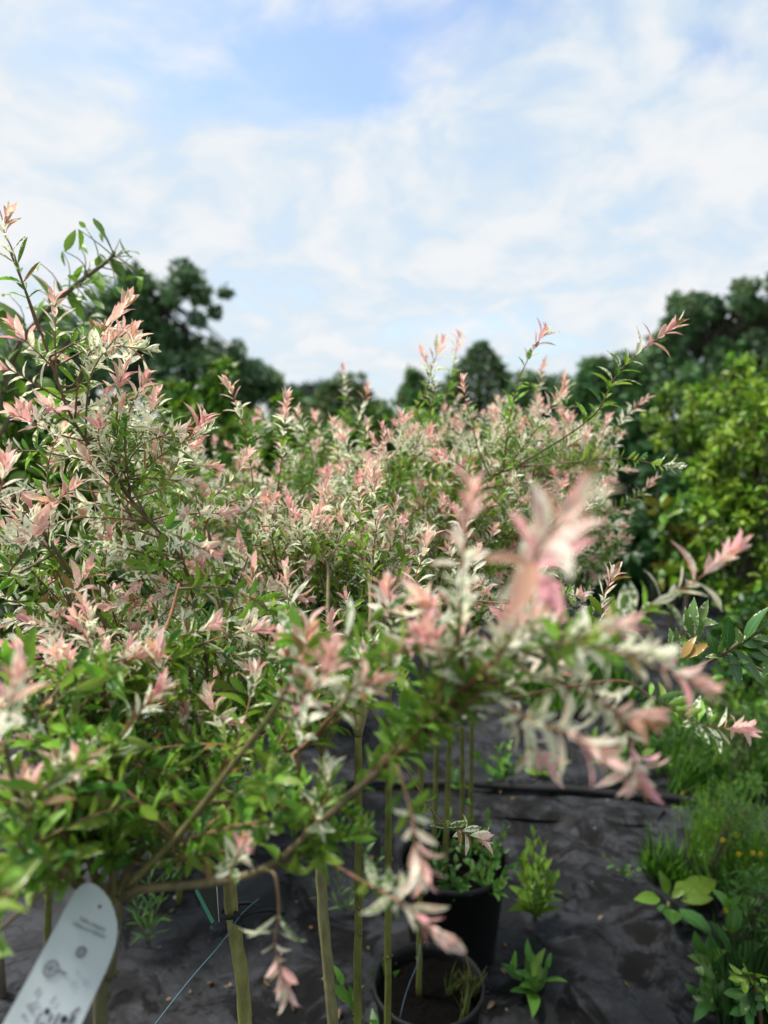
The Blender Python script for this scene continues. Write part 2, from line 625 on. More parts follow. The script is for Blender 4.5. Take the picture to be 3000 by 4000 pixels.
def finish_plants():
    """the leaves that show largest become single objects under their branch, the rest one foliage part"""
    W, H = 250, 334
    zb = np.full((H, W), 1e9)
    cache = []
    for pl in PLANTS:
        if not pl.L.p:
            cache.append(None)
            continue
        p, x, f, n, s = pl.L.arrays()
        c = p + f * (s[:, None] * .55)
        u, v, d = project(c)
        ui = np.floor(u / 12).astype(int)
        vi = np.floor(v / 12).astype(int)
        ok = (ui >= 0) & (ui < W) & (vi >= 0) & (vi < H) & (d > .1)
        np.minimum.at(zb, (vi[ok], ui[ok]), d[ok])
        cache.append((p, x, f, n, s, c, ui, vi, d, ok))
    for pl, ca in zip(PLANTS, cache):
        if ca is None:
            continue
        p, x, f, n, s, c, ui, vi, d, ok = ca
        L = pl.L
        vis = ok.copy()
        near = np.full(len(p), 1e9)
        near[ok] = zb[vi[ok], ui[ok]]
        vis &= d < near + .02
        view = nrm(c - np.array([0, 0, CAMZ]))
        face = np.abs((n * view).sum(-1)) * .7 + .3
        score = np.where(vis, s / np.maximum(d, .1) * face, 0)
        order = np.argsort(-score)
        k = min(pl.single, int((score > 0).sum()))
        pick = np.zeros(len(p), bool)
        pick[order[:k]] = True
        if len(p) <= pl.single:
            pick[:] = True
        for i in np.nonzero(pick)[0]:
            par = pl.branches[L.br[i]] if pl.branches else pl.root
            o = bpy.data.objects.new('leaf', leaf_mesh(L.shape[i], L.col[i], L.mat))
            COL.objects.link(o)
            o.parent = par
            off = np.array(wloc(par))
            m = np.eye(4)
            m[:3, 0], m[:3, 1], m[:3, 2] = x[i] * s[i], f[i] * s[i], n[i] * s[i]
            m[:3, 3] = p[i] - off
            o.matrix_basis = Matrix(m.tolist())
        rest = np.nonzero(~pick)[0]
        if len(rest) == 0:
            continue
        groups = {}
        for i in rest:
            groups.setdefault(L.shape[i], []).append(i)
        V, F, C, U, cnt = [], [], [], [], 0
        cols = np.array(L.col, float)
        off = np.array(wloc(pl.root))
        for sh, idx in groups.items():
            bv, bf, buv = SHAPES[sh]
            idx = np.array(idx)
            R = np.stack([x[idx], f[idx], n[idx]], 1) * s[idx][:, None, None]
            vv = np.einsum('vk,nkj->nvj', bv, R) + (p[idx] - off)[:, None, :]
            nv = len(bv)
            V.append(vv.reshape(-1, 3))
            F.append((bf[None] + (cnt + np.arange(len(idx)) * nv)[:, None, None]).reshape(-1, 4))
            C.append(np.repeat(cols[idx], nv, axis=0))
            U.append(np.tile(buv, (len(idx), 1)))
            cnt += nv * len(idx)
        me = mesh_from('foliage', np.vstack(V), np.vstack(F), MAT[L.mat], np.vstack(C), np.vstack(U))
        o = link('foliage', me, pl.root)
        o['kind'] = 'stuff'


# ------------------------------------------------------------------ willow colours (rgb + share of cream variegation)
def pal(base, n, jit, seed):
    r = np.random.default_rng(seed)
    res = []
    for _ in range(n):
        k = 1 + (r.random(3) - .5) * jit
        g = 1 + (r.random() - .5) * jit
        c = np.clip(np.array(base[:3]) * k * g, 0, .95)
        res.append(tuple(np.round(np.append(c, np.clip(base[3] + (r.random() - .5) * .2 * (base[3] > 0), 0, 1)), 4)))
    return res


PINK = pal((.94, .46, .52, .24), 5, .18, 1) + pal((.90, .57, .56, .38), 5, .10, 2) + pal((.82, .46, .33, .3), 1, .1, 3)
DRY = pal((.36, .20, .09, .1), 3, .2, 12)
PALE = pal((.84, .60, .55, .58), 4, .14, 4)
CREAM = pal((.22, .33, .12, .72), 6, .25, 5) + pal((.30, .38, .18, .88), 3, .2, 6)
VARI = pal((.14, .27, .055, .52), 5, .25, 7)
GREEN = pal((.18, .36, .036, .12), 5, .3, 8) + pal((.25, .42, .06, .08), 5, .3, 9) + pal((.08, .21, .035, .1), 2, .2, 10)
TWIG_OLD = (.12, .10, .05, 0)
TWIG_NEW = (.27, .125, .07, 0)
TWIG_OLIVE = (.17, .15, .06, 0)


def pick(lst):
    return lst[random.randrange(len(lst))]


def dress(pl, br, path, mode, lod='w', scale=1.0, bare=.15, pinkcm=None, spacing=.0098, tip_only=False):
    """set opposite leaves along a shoot path (numpy points, tip last)"""
    seg = np.linalg.norm(np.diff(path, axis=0), axis=1)
    cum = np.concatenate([[0], np.cumsum(seg)])
    total = cum[-1]
    if total < .01:
        return
    if pinkcm is None:
        pinkcm = {'pink': random.choice((0, .012, .02, .025, .03, .035, .045)) * random.uniform(.8, 1.2), 'mix': random.uniform(.0, .03), 'green': 0.0 if random.random() < .8 else .018}[mode]
    creamcm = {'pink': random.uniform(.02, .07), 'mix': random.uniform(.01, .04), 'green': -.05 if random.random() < .8 else .01}[mode]
    start = total * bare
    s = total
    roll = random.random() * 6.28
    k = 0
    while s > start:
        from_tip = total - s
        i = min(np.searchsorted(cum, s, 'right') - 1, len(seg) - 1)
        t = (s - cum[i]) / max(seg[i], 1e-6)
        p = path[i] * (1 - t) + path[i + 1] * t
        d = nrm(path[i + 1] - path[i])
        ref = np.array([0, 0, 1.]) if abs(d[2]) < .9 else np.array([0., 1, 0])
        a = nrm(np.cross(d, ref))
        b = np.cross(a, d)
        growth = min(1.0, .62 + from_tip / .05 * .4)
        L0 = .0265 * scale * growth * random.uniform(.65, 1.35)
        spread = min(1.0, .30 + from_tip / .05 * .75) * random.uniform(.75, 1.2)
        for side in (0, 1):
            if random.random() < .07 and from_tip > .02:
                continue
            th = roll + side * math.pi + random.uniform(-.35, .35)
            r = math.cos(th) * a + math.sin(th) * b
            f = d * math.cos(spread) + r * math.sin(spread)
            f = f + np.array([0, 0, .18])       # leaves lift a little
            nvec = d * math.sin(spread) - r * math.cos(spread) + np.array([0, 0, .35]) * random.random()
            kk = 1.0
            if from_tip < pinkcm:
                kk = random.uniform(.9, 1.3)
                c = pick(PINK) if random.random() < .85 else pick(PALE)
            elif from_tip < pinkcm + .012 and pinkcm > .01:
                c = pick(PALE) if random.random() < .6 else pick(CREAM)
            elif from_tip < pinkcm + creamcm:
                c = pick(CREAM) if random.random() < .75 else pick(VARI)
            elif from_tip < pinkcm + creamcm + .04:
                c = pick(VARI) if random.random() < .4 else pick(GREEN)
            else:
                c = pick(GREEN)
            if random.random() < .022:
                c = pick(DRY)
            pl.L.add(p + r * .0012, f, nvec, L0 * kk * random.uniform(.85, 1.15), ('wg' if lod == 'w' and mode == 'green' and c in GREEN else lod, random.randrange(6)), c, br)
        step = spacing * scale * (.45 if from_tip < .02 else 1.0) * random.uniform(.8, 1.25)
        s -= step
        roll += math.pi / 2 + random.uniform(-.3, .3)
        k += 1
        if tip_only and from_tip > .06:
            break


class Willow(Plant):
    def __init__(self, label, trunk_pts, r0, r1, single=300, lod='w', col=(.20, .19, .075, 0), group='dappled willow standards', swell=None, cat='willow tree', name='willow_tree'):
        trunk_pts = np.array(trunk_pts)
        super().__init__(name, label, cat, trunk_pts[0], 'willow_leaf', group, single)
        self.lod = lod
        n = 26
        tp = sm(trunk_pts, n)
        tp[1:-1] += (RNG.random((n - 2, 3)) - .5) * .0018
        rr = np.linspace(r0, r1, n) * (1 + .05 * np.sin(np.arange(n) * 2.3) + .04 * RNG.random(n))
        mb = MB()
        if swell:
            rr = rr * (1 + swell * np.exp(-((np.linspace(0, 1, n) - .90) / .05) ** 2))
        rr[-1] *= .8
        mb.tube(tp, rr, 10, col)
        # bud scars
        for k in range(9):
            j = random.randrange(3, n - 2)
            a = random.random() * 6.28
            q = tp[j] + np.array([math.cos(a), math.sin(a), 0]) * rr[j] * .9
            mb.tube([q, q + np.array([math.cos(a), math.sin(a), .6]) * .004], [.0035, .0015], 6, (.12, .10, .05, 0))
        mb.build('trunk', MAT['bark'], self.root)
        self.head = tp[-1]
        self.paths = []              # (points, r0, r1, twigs)
        self.pending = []

    def branch(self, pts, r0=.0055, r1=.0018, col0=TWIG_OLIVE, col1=TWIG_OLD, dress_from=None, mode='green', scale=1.0):
        path = sm(pts, max(12, len(pts) * 7))
        self.paths.append(dict(pts=path, r0=r0, r1=r1, c0=col0, c1=col1, twigs=[]))
        return len(self.paths) - 1

    def attach(self, tip, reach=(.10, .30)):
        best, bi, bj = 1e9, 0, 0
        for i, b in enumerate(self.paths):
            pts = b['pts']
            d = np.linalg.norm(pts - tip, axis=1)
            up = tip[2] - pts[:, 2]
            cost = np.abs(d - random.uniform(*reach)) + np.where(up < -.02, .05, 0)
            cost[:max(2, len(pts) // 5)] += .1
            j = int(np.argmin(cost))
            if cost[j] < best:
                best, bi, bj = cost[j], i, j
        return bi, bj

    def shoot(self, tip, mode='mix', scale=1.0, reach=(.10, .26), bend=None, bare=.12, pinkcm=None, lod=None):
        bi, bj = self.attach(tip, reach)
        b = self.paths[bi]
        s = b['pts'][bj]
        tn = nrm(b['pts'][min(bj + 1, len(b['pts']) - 1)] - b['pts'][max(bj - 1, 0)])
        L = np.linalg.norm(tip - s)
        mid = s * .5 + tip * .5 + tn * L * .18 + np.array([0, 0, -.06 * L]) + (RNG.random(3) - .5) * .10 * L
        path = sm([s, mid, tip], 10)
        self.twig(bi, path, mode, scale, bare, pinkcm, lod)

    def twig(self, bi, path, mode, scale=1.0, bare=.12, pinkcm=None, lod=None, r=.0017):
        b = self.paths[bi]
        b['twigs'].append((path, r))
        self.pending.append((bi, path, mode, scale, bare, pinkcm, lod or self.lod))

    def hero(self, pts, mode='pink', scale=1.0, bare=.3, pinkcm=None, join=True, r=.0018):
        pts = [np.asarray(p) for p in pts]
        bi, bj = self.attach(pts[0], (.0, .02))
        if join:
            pts = [self.paths[bi]['pts'][bj]] + pts
        path = sm(pts, 6 * len(pts))
        if join:
            seg = np.linalg.norm(np.diff(path, axis=0), axis=1)
            bare = max(bare, float(seg[:6].sum() / seg.sum()))
        self.twig(bi, path, mode, scale, bare, pinkcm, None, r)

    def auto_branches(self, tips, per=11, r0=.005):
        """limbs from the head towards groups of shoot tips"""
        tips = np.asarray(tips)
        k = max(1, len(tips) // per)
        cen = tips[RNG.choice(len(tips), k, replace=False)]
        for _ in range(6):
            lab = np.argmin(((tips[:, None] - cen[None]) ** 2).sum(-1), 1)
            for i in range(k):
                if (lab == i).any():
                    cen[i] = tips[lab == i].mean(0)
        for c in cen:
            d = c - self.head
            L = np.linalg.norm(d)
            e = self.head + d * .90 + np.array([0, 0, -.03])
            m1 = self.head + d * .33 + np.array([0, 0, .08 * L]) + (RNG.random(3) - .5) * .10 * L
            m2 = self.head + d * .66 + np.array([0, 0, .06 * L]) + (RNG.random(3) - .5) * .12 * L
            self.branch([self.head, m1, m2, e], r0, .0016)

    def done(self):
        for i, b in enumerate(self.paths):
            mb = MB()
            n = len(b['pts'])
            mb.tube(b['pts'], np.linspace(b['r0'], b['r1'], n), 7, b['c0'], b['c1'])
            for path, r in b['twigs']:
                mb.tube(path, np.linspace(r, .0006, len(path)), 5, TWIG_OLD if random.random() < .55 else (.17, .095, .05, 0), TWIG_NEW)
            self.branches.append(mb.build('branch', MAT['bark'], self.root))
        for bi, path, mode, scale, bare, pinkcm, lod in self.pending:
            dress(self, bi, path, mode, lod, scale, bare, pinkcm)


def cloud(n, u0, u1, v0, v1, Y0, Y1, shape=.0):
    """shoot-tip positions in a slab of the crown"""
    res = []
    while len(res) < n:
        a, b = random.random() * 2 - 1, random.random() * 2 - 1
        if abs(a) ** 2.6 + abs(b) ** 2.6 > 1:
            continue
        res.append(P((u0 + u1) / 2 + a * (u1 - u0) / 2, (v0 + v1) / 2 + b * (v1 - v0) / 2, random.uniform(Y0, Y1)))
    return res


def PP(*a):
    return [P(*q) for q in a]


# ------------------------------------------------------------------ willow A: nearest, carries the white tag
hA = P(455, 3500, .62)
bA = np.array([hA[0] - .05, hA[1] + .01, 0.0])
A = Willow('nearest dappled willow, its graft beside the white plant tag, long limb reaching right',
           [bA, P(395, 4010, .625), P(425, 3800, .62), hA], .0072, .0052, 300, col=(.13, .125, .065, 0), swell=.3)
A.branch(PP((440, 3520, .62), (330, 3470, .60), (235, 3385, .57), (150, 3320, .55), (70, 3120, .53), (20, 2900, .51)), .0062, .002)
A.branch(PP((265, 3420, .59), (262, 3330, .59), (230, 3150, .60), (200, 2900, .62), (180, 2700, .64)), .0035, .0015)
A.branch(PP((430, 3510, .62), (375, 3430, .615), (350, 3330, .62), (345, 3050, .64), (390, 2800, .70), (430, 2580, .74)), .0045, .0016)
A.branch(PP((470, 3500, .62), (515, 3370, .64), (640, 3235, .68), (740, 3140, .71), (900, 2960, .77), (1050, 2860, .80), (1180, 2700, .84)), .0050, .0018)
A.branch(PP((480, 3500, .62), (560, 3400, .62), (700, 3310, .62), (880, 3180, .62), (1040, 3040, .63), (1200, 2900, .64), (1350, 2740, .64)), .0042, .0016, TWIG_OLIVE, (.2, .1, .05, 0))
A.branch(PP((480, 3505, .62), (560, 3472, .60), (880, 3440, .58), (1080, 3365, .57), (1300, 3170, .56), (1540, 2960, .55), (1720, 2790, .54), (1900, 2610, .53), (2080, 2480, .53)), .0046, .0018, (.16, .13, .07, 0), (.09, .07, .04, 0))
A.branch(PP((445, 3500, .62), (440, 3300, .64), (455, 2960, .70), (540, 2700, .76), (650, 2450, .82), (700, 2280, .86)), .0042, .0016, TWIG_OLIVE, (.30, .14, .08, 0))
A.branch(PP((500, 3460, .61), (700, 3260, .58), (900, 3000, .55), (1050, 2800, .53), (1150, 2640, .52)), .0036, .0015)
for p in cloud(24, -80, 420, 2950, 3380, .50, .66):
    A.shoot(p, 'green' if random.random() < .85 else 'mix', .95, (.06, .16))
for p in cloud(32, 250, 960, 2850, 3250, .60, .80):
    A.shoot(p, 'green' if random.random() < .85 else 'mix', .92, (.06, .16))
for p in cloud(38, -60, 640, 2480, 2950, .60, .84):
    A.shoot(p, 'mix' if random.random() < .35 else 'green', 1.0, (.08, .2))
for p in cloud(14, 150, 620, 2280, 2650, .72, .9):
    A.shoot(p, 'mix', 1.0, (.08, .2))
for p in cloud(30, 950, 1700, 2360, 2680, .66, 1.0):
    A.shoot(p, 'green' if random.random() < .55 else 'mix', 1.0, (.06, .18))
for p in cloud(10, 1450, 2050, 2330, 2600, .50, .64):
    A.shoot(p, 'mix', .88, (.06, .18))
for p in cloud(8, 1850, 2400, 2350, 2680, .45, .56):
    A.shoot(p, 'pink', .88, (.10, .22), pinkcm=random.uniform(.0, .03))
for p in cloud(7, 1000, 1450, 2950, 3350, .54, .62):
    A.shoot(p, 'green', 1.0, (.05, .12))
hero = [
    ([(2050, 2380, .48), (2070, 2260, .42), (2120, 2120, .375), (2250, 1960, .36)], 1.2, .5, .085),
    ([(1800, 2700, .54), (1795, 2450, .51), (1805, 2220, .48), (1840, 1930, .46)], .95, .45, .045),
    ([(2300, 2480, .57), (2440, 2430, .60), (2560, 2350, .62), (2700, 2280, .62), (2860, 2160, .62)], 1.0, .36, .055),
    ([(2380, 2660, .66), (2540, 2720, .70), (2740, 2830, .74), (2920, 2850, .76)], .95, .62, .035),
    ([(2180, 2480, .53), (2430, 2560, .48), (2600, 2620, .46), (2760, 2690, .45)], 1.0, .30, .04),
    ([(1950, 2740, .52), (2090, 2820, .46), (2230, 2870, .43), (2400, 2990, .42)], 1.0, .42, .035),
    ([(2260, 2640, .52), (2400, 2780, .51), (2460, 2900, .50), (2510, 3060, .50)], .95, .35, .04),
    ([(2050, 2620, .52), (2250, 2690, .48), (2420, 2790, .46), (2540, 2830, .45)], 1.0, .30, .03),
    ([(1960, 2700, .53), (2000, 2800, .53), (2060, 2880, .53), (2130, 2980, .53)], .9, .35, .035),
    ([(1560, 3010, .53), (1600, 3150, .49), (1620, 3260, .46), (1650, 3410, .45)], .95, .3, .022),
    ([(1250, 3340, .55), (1430, 3450, .51), (1570, 3530, .47), (1730, 3670, .45)], 1.05, .45, .03),
    ([(1075, 3420, .56), (1090, 3560, .55), (1075, 3690, .54), (1120, 3880, .53)], .95, .40, .035),
    ([(880, 3420, .57), (910, 3380, .55), (935, 3330, .54), (960, 3290, .53)], .8, .3, .02),
    ([(-40, 2950, .51), (10, 2830, .49), (40, 2740, .47), (70, 2620, .46)], 1.0, .3, .04),
    ([(1140, 2700, .62), (1170, 2590, .61), (1195, 2530, .60), (1205, 2450, .60)], 1.0, .45, .04),
    ([(1150, 2800, .54), (1220, 2700, .51), (1270, 2640, .50), (1300, 2540, .49)], .95, .4, .035),
    ([(1300, 2780, .54), (1370, 2700, .52), (1430, 2670, .51), (1490, 2665, .50)], .9, .4, .025),
    ([(1165, 3020, .60), (1168, 2880, .59), (1180, 2740, .57), (1190, 2630, .56)], .95, .5, .035),
    ([(980, 2800, .86), (972, 2520, .86), (972, 2400, .86), (990, 2230, .86)], 1.15, .55, .03),
    ([(1145, 2640, .86), (1138, 2450, .86), (1125, 2330, .86), (1115, 2230, .86)], 1.1, .5, .03),
    ([(735, 3060, .76), (738, 2950, .75), (725, 2860, .75), (722, 2770, .75)], 1.0, .4, .015),
    ([(440, 2780, .78), (425, 2660, .78), (410, 2570, .78), (405, 2500, .78)], .95, .4, .03),
    ([(285, 2760, .72), (280, 2690, .71), (275, 2620, .70), (265, 2560, .70)], .9, .4, .025),
    ([(1680, 2560, .60), (1660, 2470, .60), (1665, 2420, .60), (1680, 2370, .60)], 1.0, .4, .03),
    ([(1770, 2650, .56), (1790, 2560, .55), (1795, 2500, .55), (1800, 2440, .55)], 1.0, .4, .03),
    ([(1520, 2480, .66), (1520, 2400, .66), (1515, 2350, .66), (1510, 2290, .66)], 1.0, .4, .03),
    ([(2150, 2560, .53), (2250, 2500, .48), (2330, 2470, .46), (2470, 2440, .45)], 1.0, .3, .02),
    ([(2100, 2500, .53), (2220, 2510, .46), (2350, 2530, .44), (2560, 2560, .43)], 1.0, .3, .0),
]
A.hero(PP((-160, 3750, .50), (-120, 3650, .46), (-70, 3560, .43), (-10, 3450, .41)), 'green', 1.25, .3, 0.0)
for pts, sc, bare, pk in hero:
    A.hero(PP(*pts), 'pink', sc * .92, bare, pk)
for p in cloud(3, -50, 160, 3350, 3560, .50, .58) + cloud(6, 950, 1450, 3100, 3380, .53, .6):
    A.shoot(p, 'green', .9, (.06, .14))
for p in cloud(30, 560, 1080, 2350, 2880, .75, 1.0):
    A.shoot(p, 'mix' if random.random() < .5 else 'green', .95, (.08, .2))

# ------------------------------------------------------------------ willow B: olive trunk with cable tie, long limb to the upper left
hB = P(880, 3230, 1.0)
bB = G(1120, 5000)
bB = np.array([P(985, 4200, 1.02)[0], 1.02, 0.0])
B = Willow('dappled willow with thick olive trunk, black cable tie and green label',
           [bB, P(960, 4000, 1.01), P(905, 3540, 1.0), hB], .0112, .0094, 300, col=(.22, .21, .075, 0))
B.branch(PP((880, 3230, 1.0), (840, 2850, 1.0), (770, 2400, 1.0), (700, 2170, 1.0), (560, 2010, 1.0), (430, 1850, 1.0), (340, 1730, .99), (265, 1600, .98), (205, 1430, .97), (150, 1270, .96), (90, 1110, .95), (30, 960, .95)), .0034, .0012, TWIG_OLD, (.16, .085, .05, 0))
B.branch(PP((880, 3230, 1.0), (875, 2950, 1.0), (865, 2700, 1.0), (880, 2560, 1.02), (885, 2400, 1.03), (960, 2260, 1.05)), .004, .0016, TWIG_OLD, (.28, .13, .08, 0))
B.branch(PP((880, 3230, 1.0), (700, 2850, 1.0), (420, 2450, .98), (150, 2050, .96), (-60, 1800, .95)), .0046, .0016)
B.branch(PP((880, 3230, 1.0), (600, 2900, 1.02), (330, 2450, 1.05), (60, 2250, 1.08)), .0046, .0016)
B.branch(PP((880, 3230, 1.0), (780, 2750, 1.08), (640, 2300, 1.15), (480, 1950, 1.2), (330, 1700, 1.22)), .0046, .0016)
B.branch(PP((880, 3230, 1.0), (900, 2800, 1.1), (860, 2300, 1.2), (780, 1950, 1.28), (700, 1700, 1.3)), .0046, .0016)
B.branch(PP((880, 3230, 1.0), (1000, 2800, 1.08), (1080, 2400, 1.15), (1120, 2100, 1.2)), .0046, .0016)
for p in cloud(12, -60, 620, 1220, 1650, .92, 1.15):
    B.shoot(p, 'pink', 1.02, (.07, .18), bare=random.uniform(.15, .45))
for p in cloud(42, -80, 850, 1540, 2080, .90, 1.3):
    B.shoot(p, 'pink' if random.random() < .75 else 'mix', 1.0, (.08, .2), bare=random.uniform(.15, .45))
for p in cloud(42, -80, 860, 1960, 2480, .86, 1.25):
    B.shoot(p, 'pink' if random.random() < .45 else 'mix', 1.0, (.08, .2), bare=random.uniform(.15, .45))
for p in cloud(20, 700, 1250, 1900, 2450, 1.05, 1.3):
    B.shoot(p, 'pink' if random.random() < .6 else 'mix', 1.0, (.08, .2), bare=random.uniform(.15, .45))
for p in cloud(26, 0, 760, 2300, 2620, .9, 1.15):
    B.shoot(p, 'mix', 1.0, (.08, .2))
hero = [
    ([(150, 1290, .96), (90, 1110, .95), (50, 980, .95), (15, 900, .95), (30, 850, .95)], .95, .35, .015),
    ([(220, 1480, .97), (215, 1330, .96), (215, 1240, .96), (208, 1150, .96)], 1.0, .5, .03),
    ([(290, 1500, .98), (350, 1380, .98), (410, 1290, .98), (490, 1190, .98)], 1.1, .3, .05),
    ([(300, 1520, .98), (360, 1430, .99), (400, 1370, 1.0), (420, 1290, 1.0)], 1.1, .3, .04),
    ([(440, 1680, 1.0), (470, 1520, 1.02), (500, 1400, 1.03), (525, 1290, 1.03)], 1.0, .4, .028),
    ([(380, 1700, 1.0), (430, 1600, 1.0), (455, 1540, 1.0), (480, 1450, 1.0)], 1.15, .45, .04),
    ([(240, 1560, .98), (120, 1490, .96), (50, 1450, .95), (-40, 1430, .94)], 1.0, .3, .03),
    ([(210, 1440, .97), (150, 1380, .96), (100, 1330, .96), (60, 1280, .96)], 1.0, .3, .03),
    ([(480, 1780, 1.05), (560, 1690, 1.06), (590, 1600, 1.06), (610, 1540, 1.06)], 1.05, .4, .03),
    ([(640, 1900, 1.1), (700, 1790, 1.12), (740, 1720, 1.12), (800, 1630, 1.12)], 1.1, .4, .045),
    ([(330, 1720, .99), (240, 1700, .97), (150, 1660, .96), (60, 1620, .95)], 1.0, .4, .035),
    ([(600, 2040, 1.02), (440, 1980, 1.0), (330, 1960, .99), (170, 1950, .98)], 1.05, .4, .04),
    ([(560, 1840, 1.05), (590, 1760, 1.04), (600, 1820, 1.03), (610, 1740, 1.03)], 1.0, .4, .03),
    ([(40, 2250, .9), (90, 2160, .88), (120, 2110, .87), (150, 2050, .86)], 1.25, .4, .035),
    ([(260, 2400, .92), (290, 2330, .9), (310, 2290, .89), (340, 2230, .88)], 1.1, .4, .035),
    ([(-40, 2000, .9), (0, 1920, .88), (10, 1870, .87), (20, 1800, .87)], 1.2, .4, .035),
    ([(720, 2150, 1.1), (820, 1960, 1.15), (900, 1880, 1.17), (960, 1790, 1.18)], 1.0, .4, .03),
    ([(980, 1980, 1.3), (960, 1700, 1.32), (925, 1590, 1.32), (890, 1500, 1.32)], 1.05, .5, .05),
    ([(1080, 2000, 1.3), (1100, 1800, 1.32), (1110, 1680, 1.33), (1120, 1550, 1.33)], .95, .5, .035),
]
for pts, sc, bare, pk in hero:
    B.hero(PP(*pts), 'pink', sc * 1.05, bare, pk)

# ------------------------------------------------------------------ willow C: second olive trunk
hC = P(1262, 2950, 1.24)
bC = np.array([P(1310, 4100, 1.27)[0], 1.27, 0.0])
C = Willow('dappled willow with thick bare olive trunk right of the cable-tied one',
           [bC, P(1300, 4000, 1.26), P(1255, 3450, 1.25), hC], .0112, .0095, 250, col=(.20, .185, .085, 0))
tips = cloud(60, 850, 1700, 1950, 2500, 1.1, 1.45) + cloud(44, 800, 1600, 2330, 2700, 1.0, 1.35)
C.auto_branches(tips, 10)
for p in tips:
    _, v_, _ = project(p)
    C.shoot(p, ('pink' if random.random() < .6 else 'mix') if v_ < 2350 else ('mix' if random.random() < .4 else 'green'), 1.0, (.08, .2))
C.hero(PP((1480, 2200, 1.15), (1470, 2080, 1.15), (1460, 1960, 1.15), (1445, 1840, 1.15)), 'pink', 1.3, .4, .045)
C.hero(PP((1600, 2350, 1.0), (1630, 2230, 1.0), (1650, 2180, 1.0), (1670, 2090, 1.0)), 'pink', 1.15, .4, .03)
C.hero(PP((1690, 3170, .93), (1760, 3220, .94), (1820, 3255, .95), (1900, 3290, .96)), 'pink', .95, .3, .028)

# ------------------------------------------------------------------ thin-stemmed willows standing in black pots
ROD = (.115, .125, .028, 0)


def rod(label, u_top, u_bot, Y, zh, r, clouds, single=170, extra=None, lod='wl', heroes=(), mode=.75, scale=1.0, potted=True):
    """slender stem from its pot to a ball crown"""
    vt = 2600
    x0 = P(u_bot, 3700, Y)[0]
    base = np.array([x0, Y, .23 if potted else 0.0])
    top = P(u_top, 2900, Y)
    head = np.array([top[0] + (top[0] - x0) / max(top[2] - .245, .1) * (zh - top[2]), Y, zh])
    w = Willow(label, [base, base * .5 + head * .5, head], r, r * .85, single, lod, ROD)
    if extra:
        mb = MB()
        for (a, b) in extra:
            q = P(b, 3500, Y)[0]
            pb, pt = np.array([q, Y + .01, .245]), P(a, 2900, Y + .01)
            pt = pt + (pt - pb) * (zh - pt[2]) / (pt[2] - pb[2])
            mb.tube(sm([pb, pb * .5 + pt * .5 + np.array([.004, 0, 0]), pt], 14), r * .85, 8, ROD)
        mb.build('stem', MAT['bark'], w.root)
    tips = []
    for c in clouds:
        tips += cloud(*c)
    w.auto_branches(tips, 12)
    for p in tips:
        w.shoot(p, 'pink' if random.random() < mode else 'mix', scale * random.uniform(.72, 1.02), (.08, .22))
    for pts, sc, bare, pk in heroes:
        w.hero(PP(*pts), 'pink', sc * 1.0, bare, pk)
    return w


D_ = rod('slender willow with straight dark green stem, left of the bare rods', 1400, 1385, .92, 1.03, .0066, potted=False, clouds=
         [(72, 1000, 1650, 1800, 2350, 1.1, 1.55)], single=200)
E_ = rod('slender willow whose green stem stands second from the left among the rods', 1517, 1515, 1.20, 1.0, .0070, potted=False, clouds=
         [(118, 1250, 1900, 1620, 2280, 1.4, 1.9)], single=200,
         heroes=[([(1330, 1850, 1.6), (1320, 1760, 1.6), (1310, 1700, 1.6), (1300, 1640, 1.6)], 1.0, .3, .04)])
F_ = rod('slender willow rising from the pot with the grass tuft', 1645, 1638, 1.38, 1.0, .0062,
         [(124, 1600, 2380, 1590, 2360, 1.35, 1.8), (40, 1550, 2330, 2120, 2420, 1.2, 1.6)], 260, lod='w',
         heroes=[([(1990, 1640, 1.4), (2030, 1480, 1.38), (2075, 1380, 1.37), (2130, 1290, 1.36)], 1.1, .35, .05),
                 ([(2300, 1640, 1.3), (2400, 1480, 1.26), (2480, 1390, 1.24), (2640, 1270, 1.22)], 1.2, .45, .06),
                 ([(2000, 1800, 1.4), (2080, 1700, 1.36), (2130, 1620, 1.35), (2190, 1540, 1.34)], 1.15, .4, .045),
                 ([(1870, 1760, 1.45), (1840, 1640, 1.45), (1820, 1570, 1.45), (1808, 1490, 1.45)], .9, .5, .028),
                 ([(2040, 2350, 1.0), (2100, 2240, 1.0), (2150, 2190, 1.0), (2220, 2120, 1.0)], 1.2, .4, .05),
                 ([(2300, 1800, 1.35), (2400, 1790, 1.33), (2500, 1800, 1.32), (2640, 1830, 1.31)], 1.1, .3, .0),
                 ([(2290, 2450, .95), (2340, 2370, .95), (2365, 2310, .95), (2400, 2240, .95)], 1.15, .45, .03)])
H_ = rod('slender two-stemmed willow in the weedy black pot', 1755, 1735, 1.80, 1.02, .0078,
         [(128, 1700, 2470, 1540, 2250, 1.6, 2.2)], 240, extra=[(1700, 1692)],
         heroes=[([(1640, 1640, 1.6), (1670, 1520, 1.6), (1690, 1430, 1.6), (1730, 1330, 1.6)], 1.2, .4, .05),
                 ([(1690, 1640, 1.65), (1700, 1540, 1.65), (1680, 1450, 1.65), (1650, 1380, 1.65)], 1.1, .4, .03),
                 ([(1740, 1640, 1.9), (1760, 1500, 1.95), (1775, 1400, 1.95), (1795, 1310, 1.95)], 1.2, .5, .05),
                 ([(2200, 1700, 1.8), (2210, 1620, 1.8), (2210, 1550, 1.8), (2205, 1480, 1.8)], 1.1, .5, .03),
                 ([(2380, 1700, 1.7), (2430, 1640, 1.7), (2470, 1600, 1.7), (2520, 1560, 1.7)], 1.1, .4, .04),
                 ([(2350, 2000, 1.7), (2450, 1960, 1.7), (2500, 1930, 1.7), (2560, 1870, 1.7)], 1.0, .4, .03)])
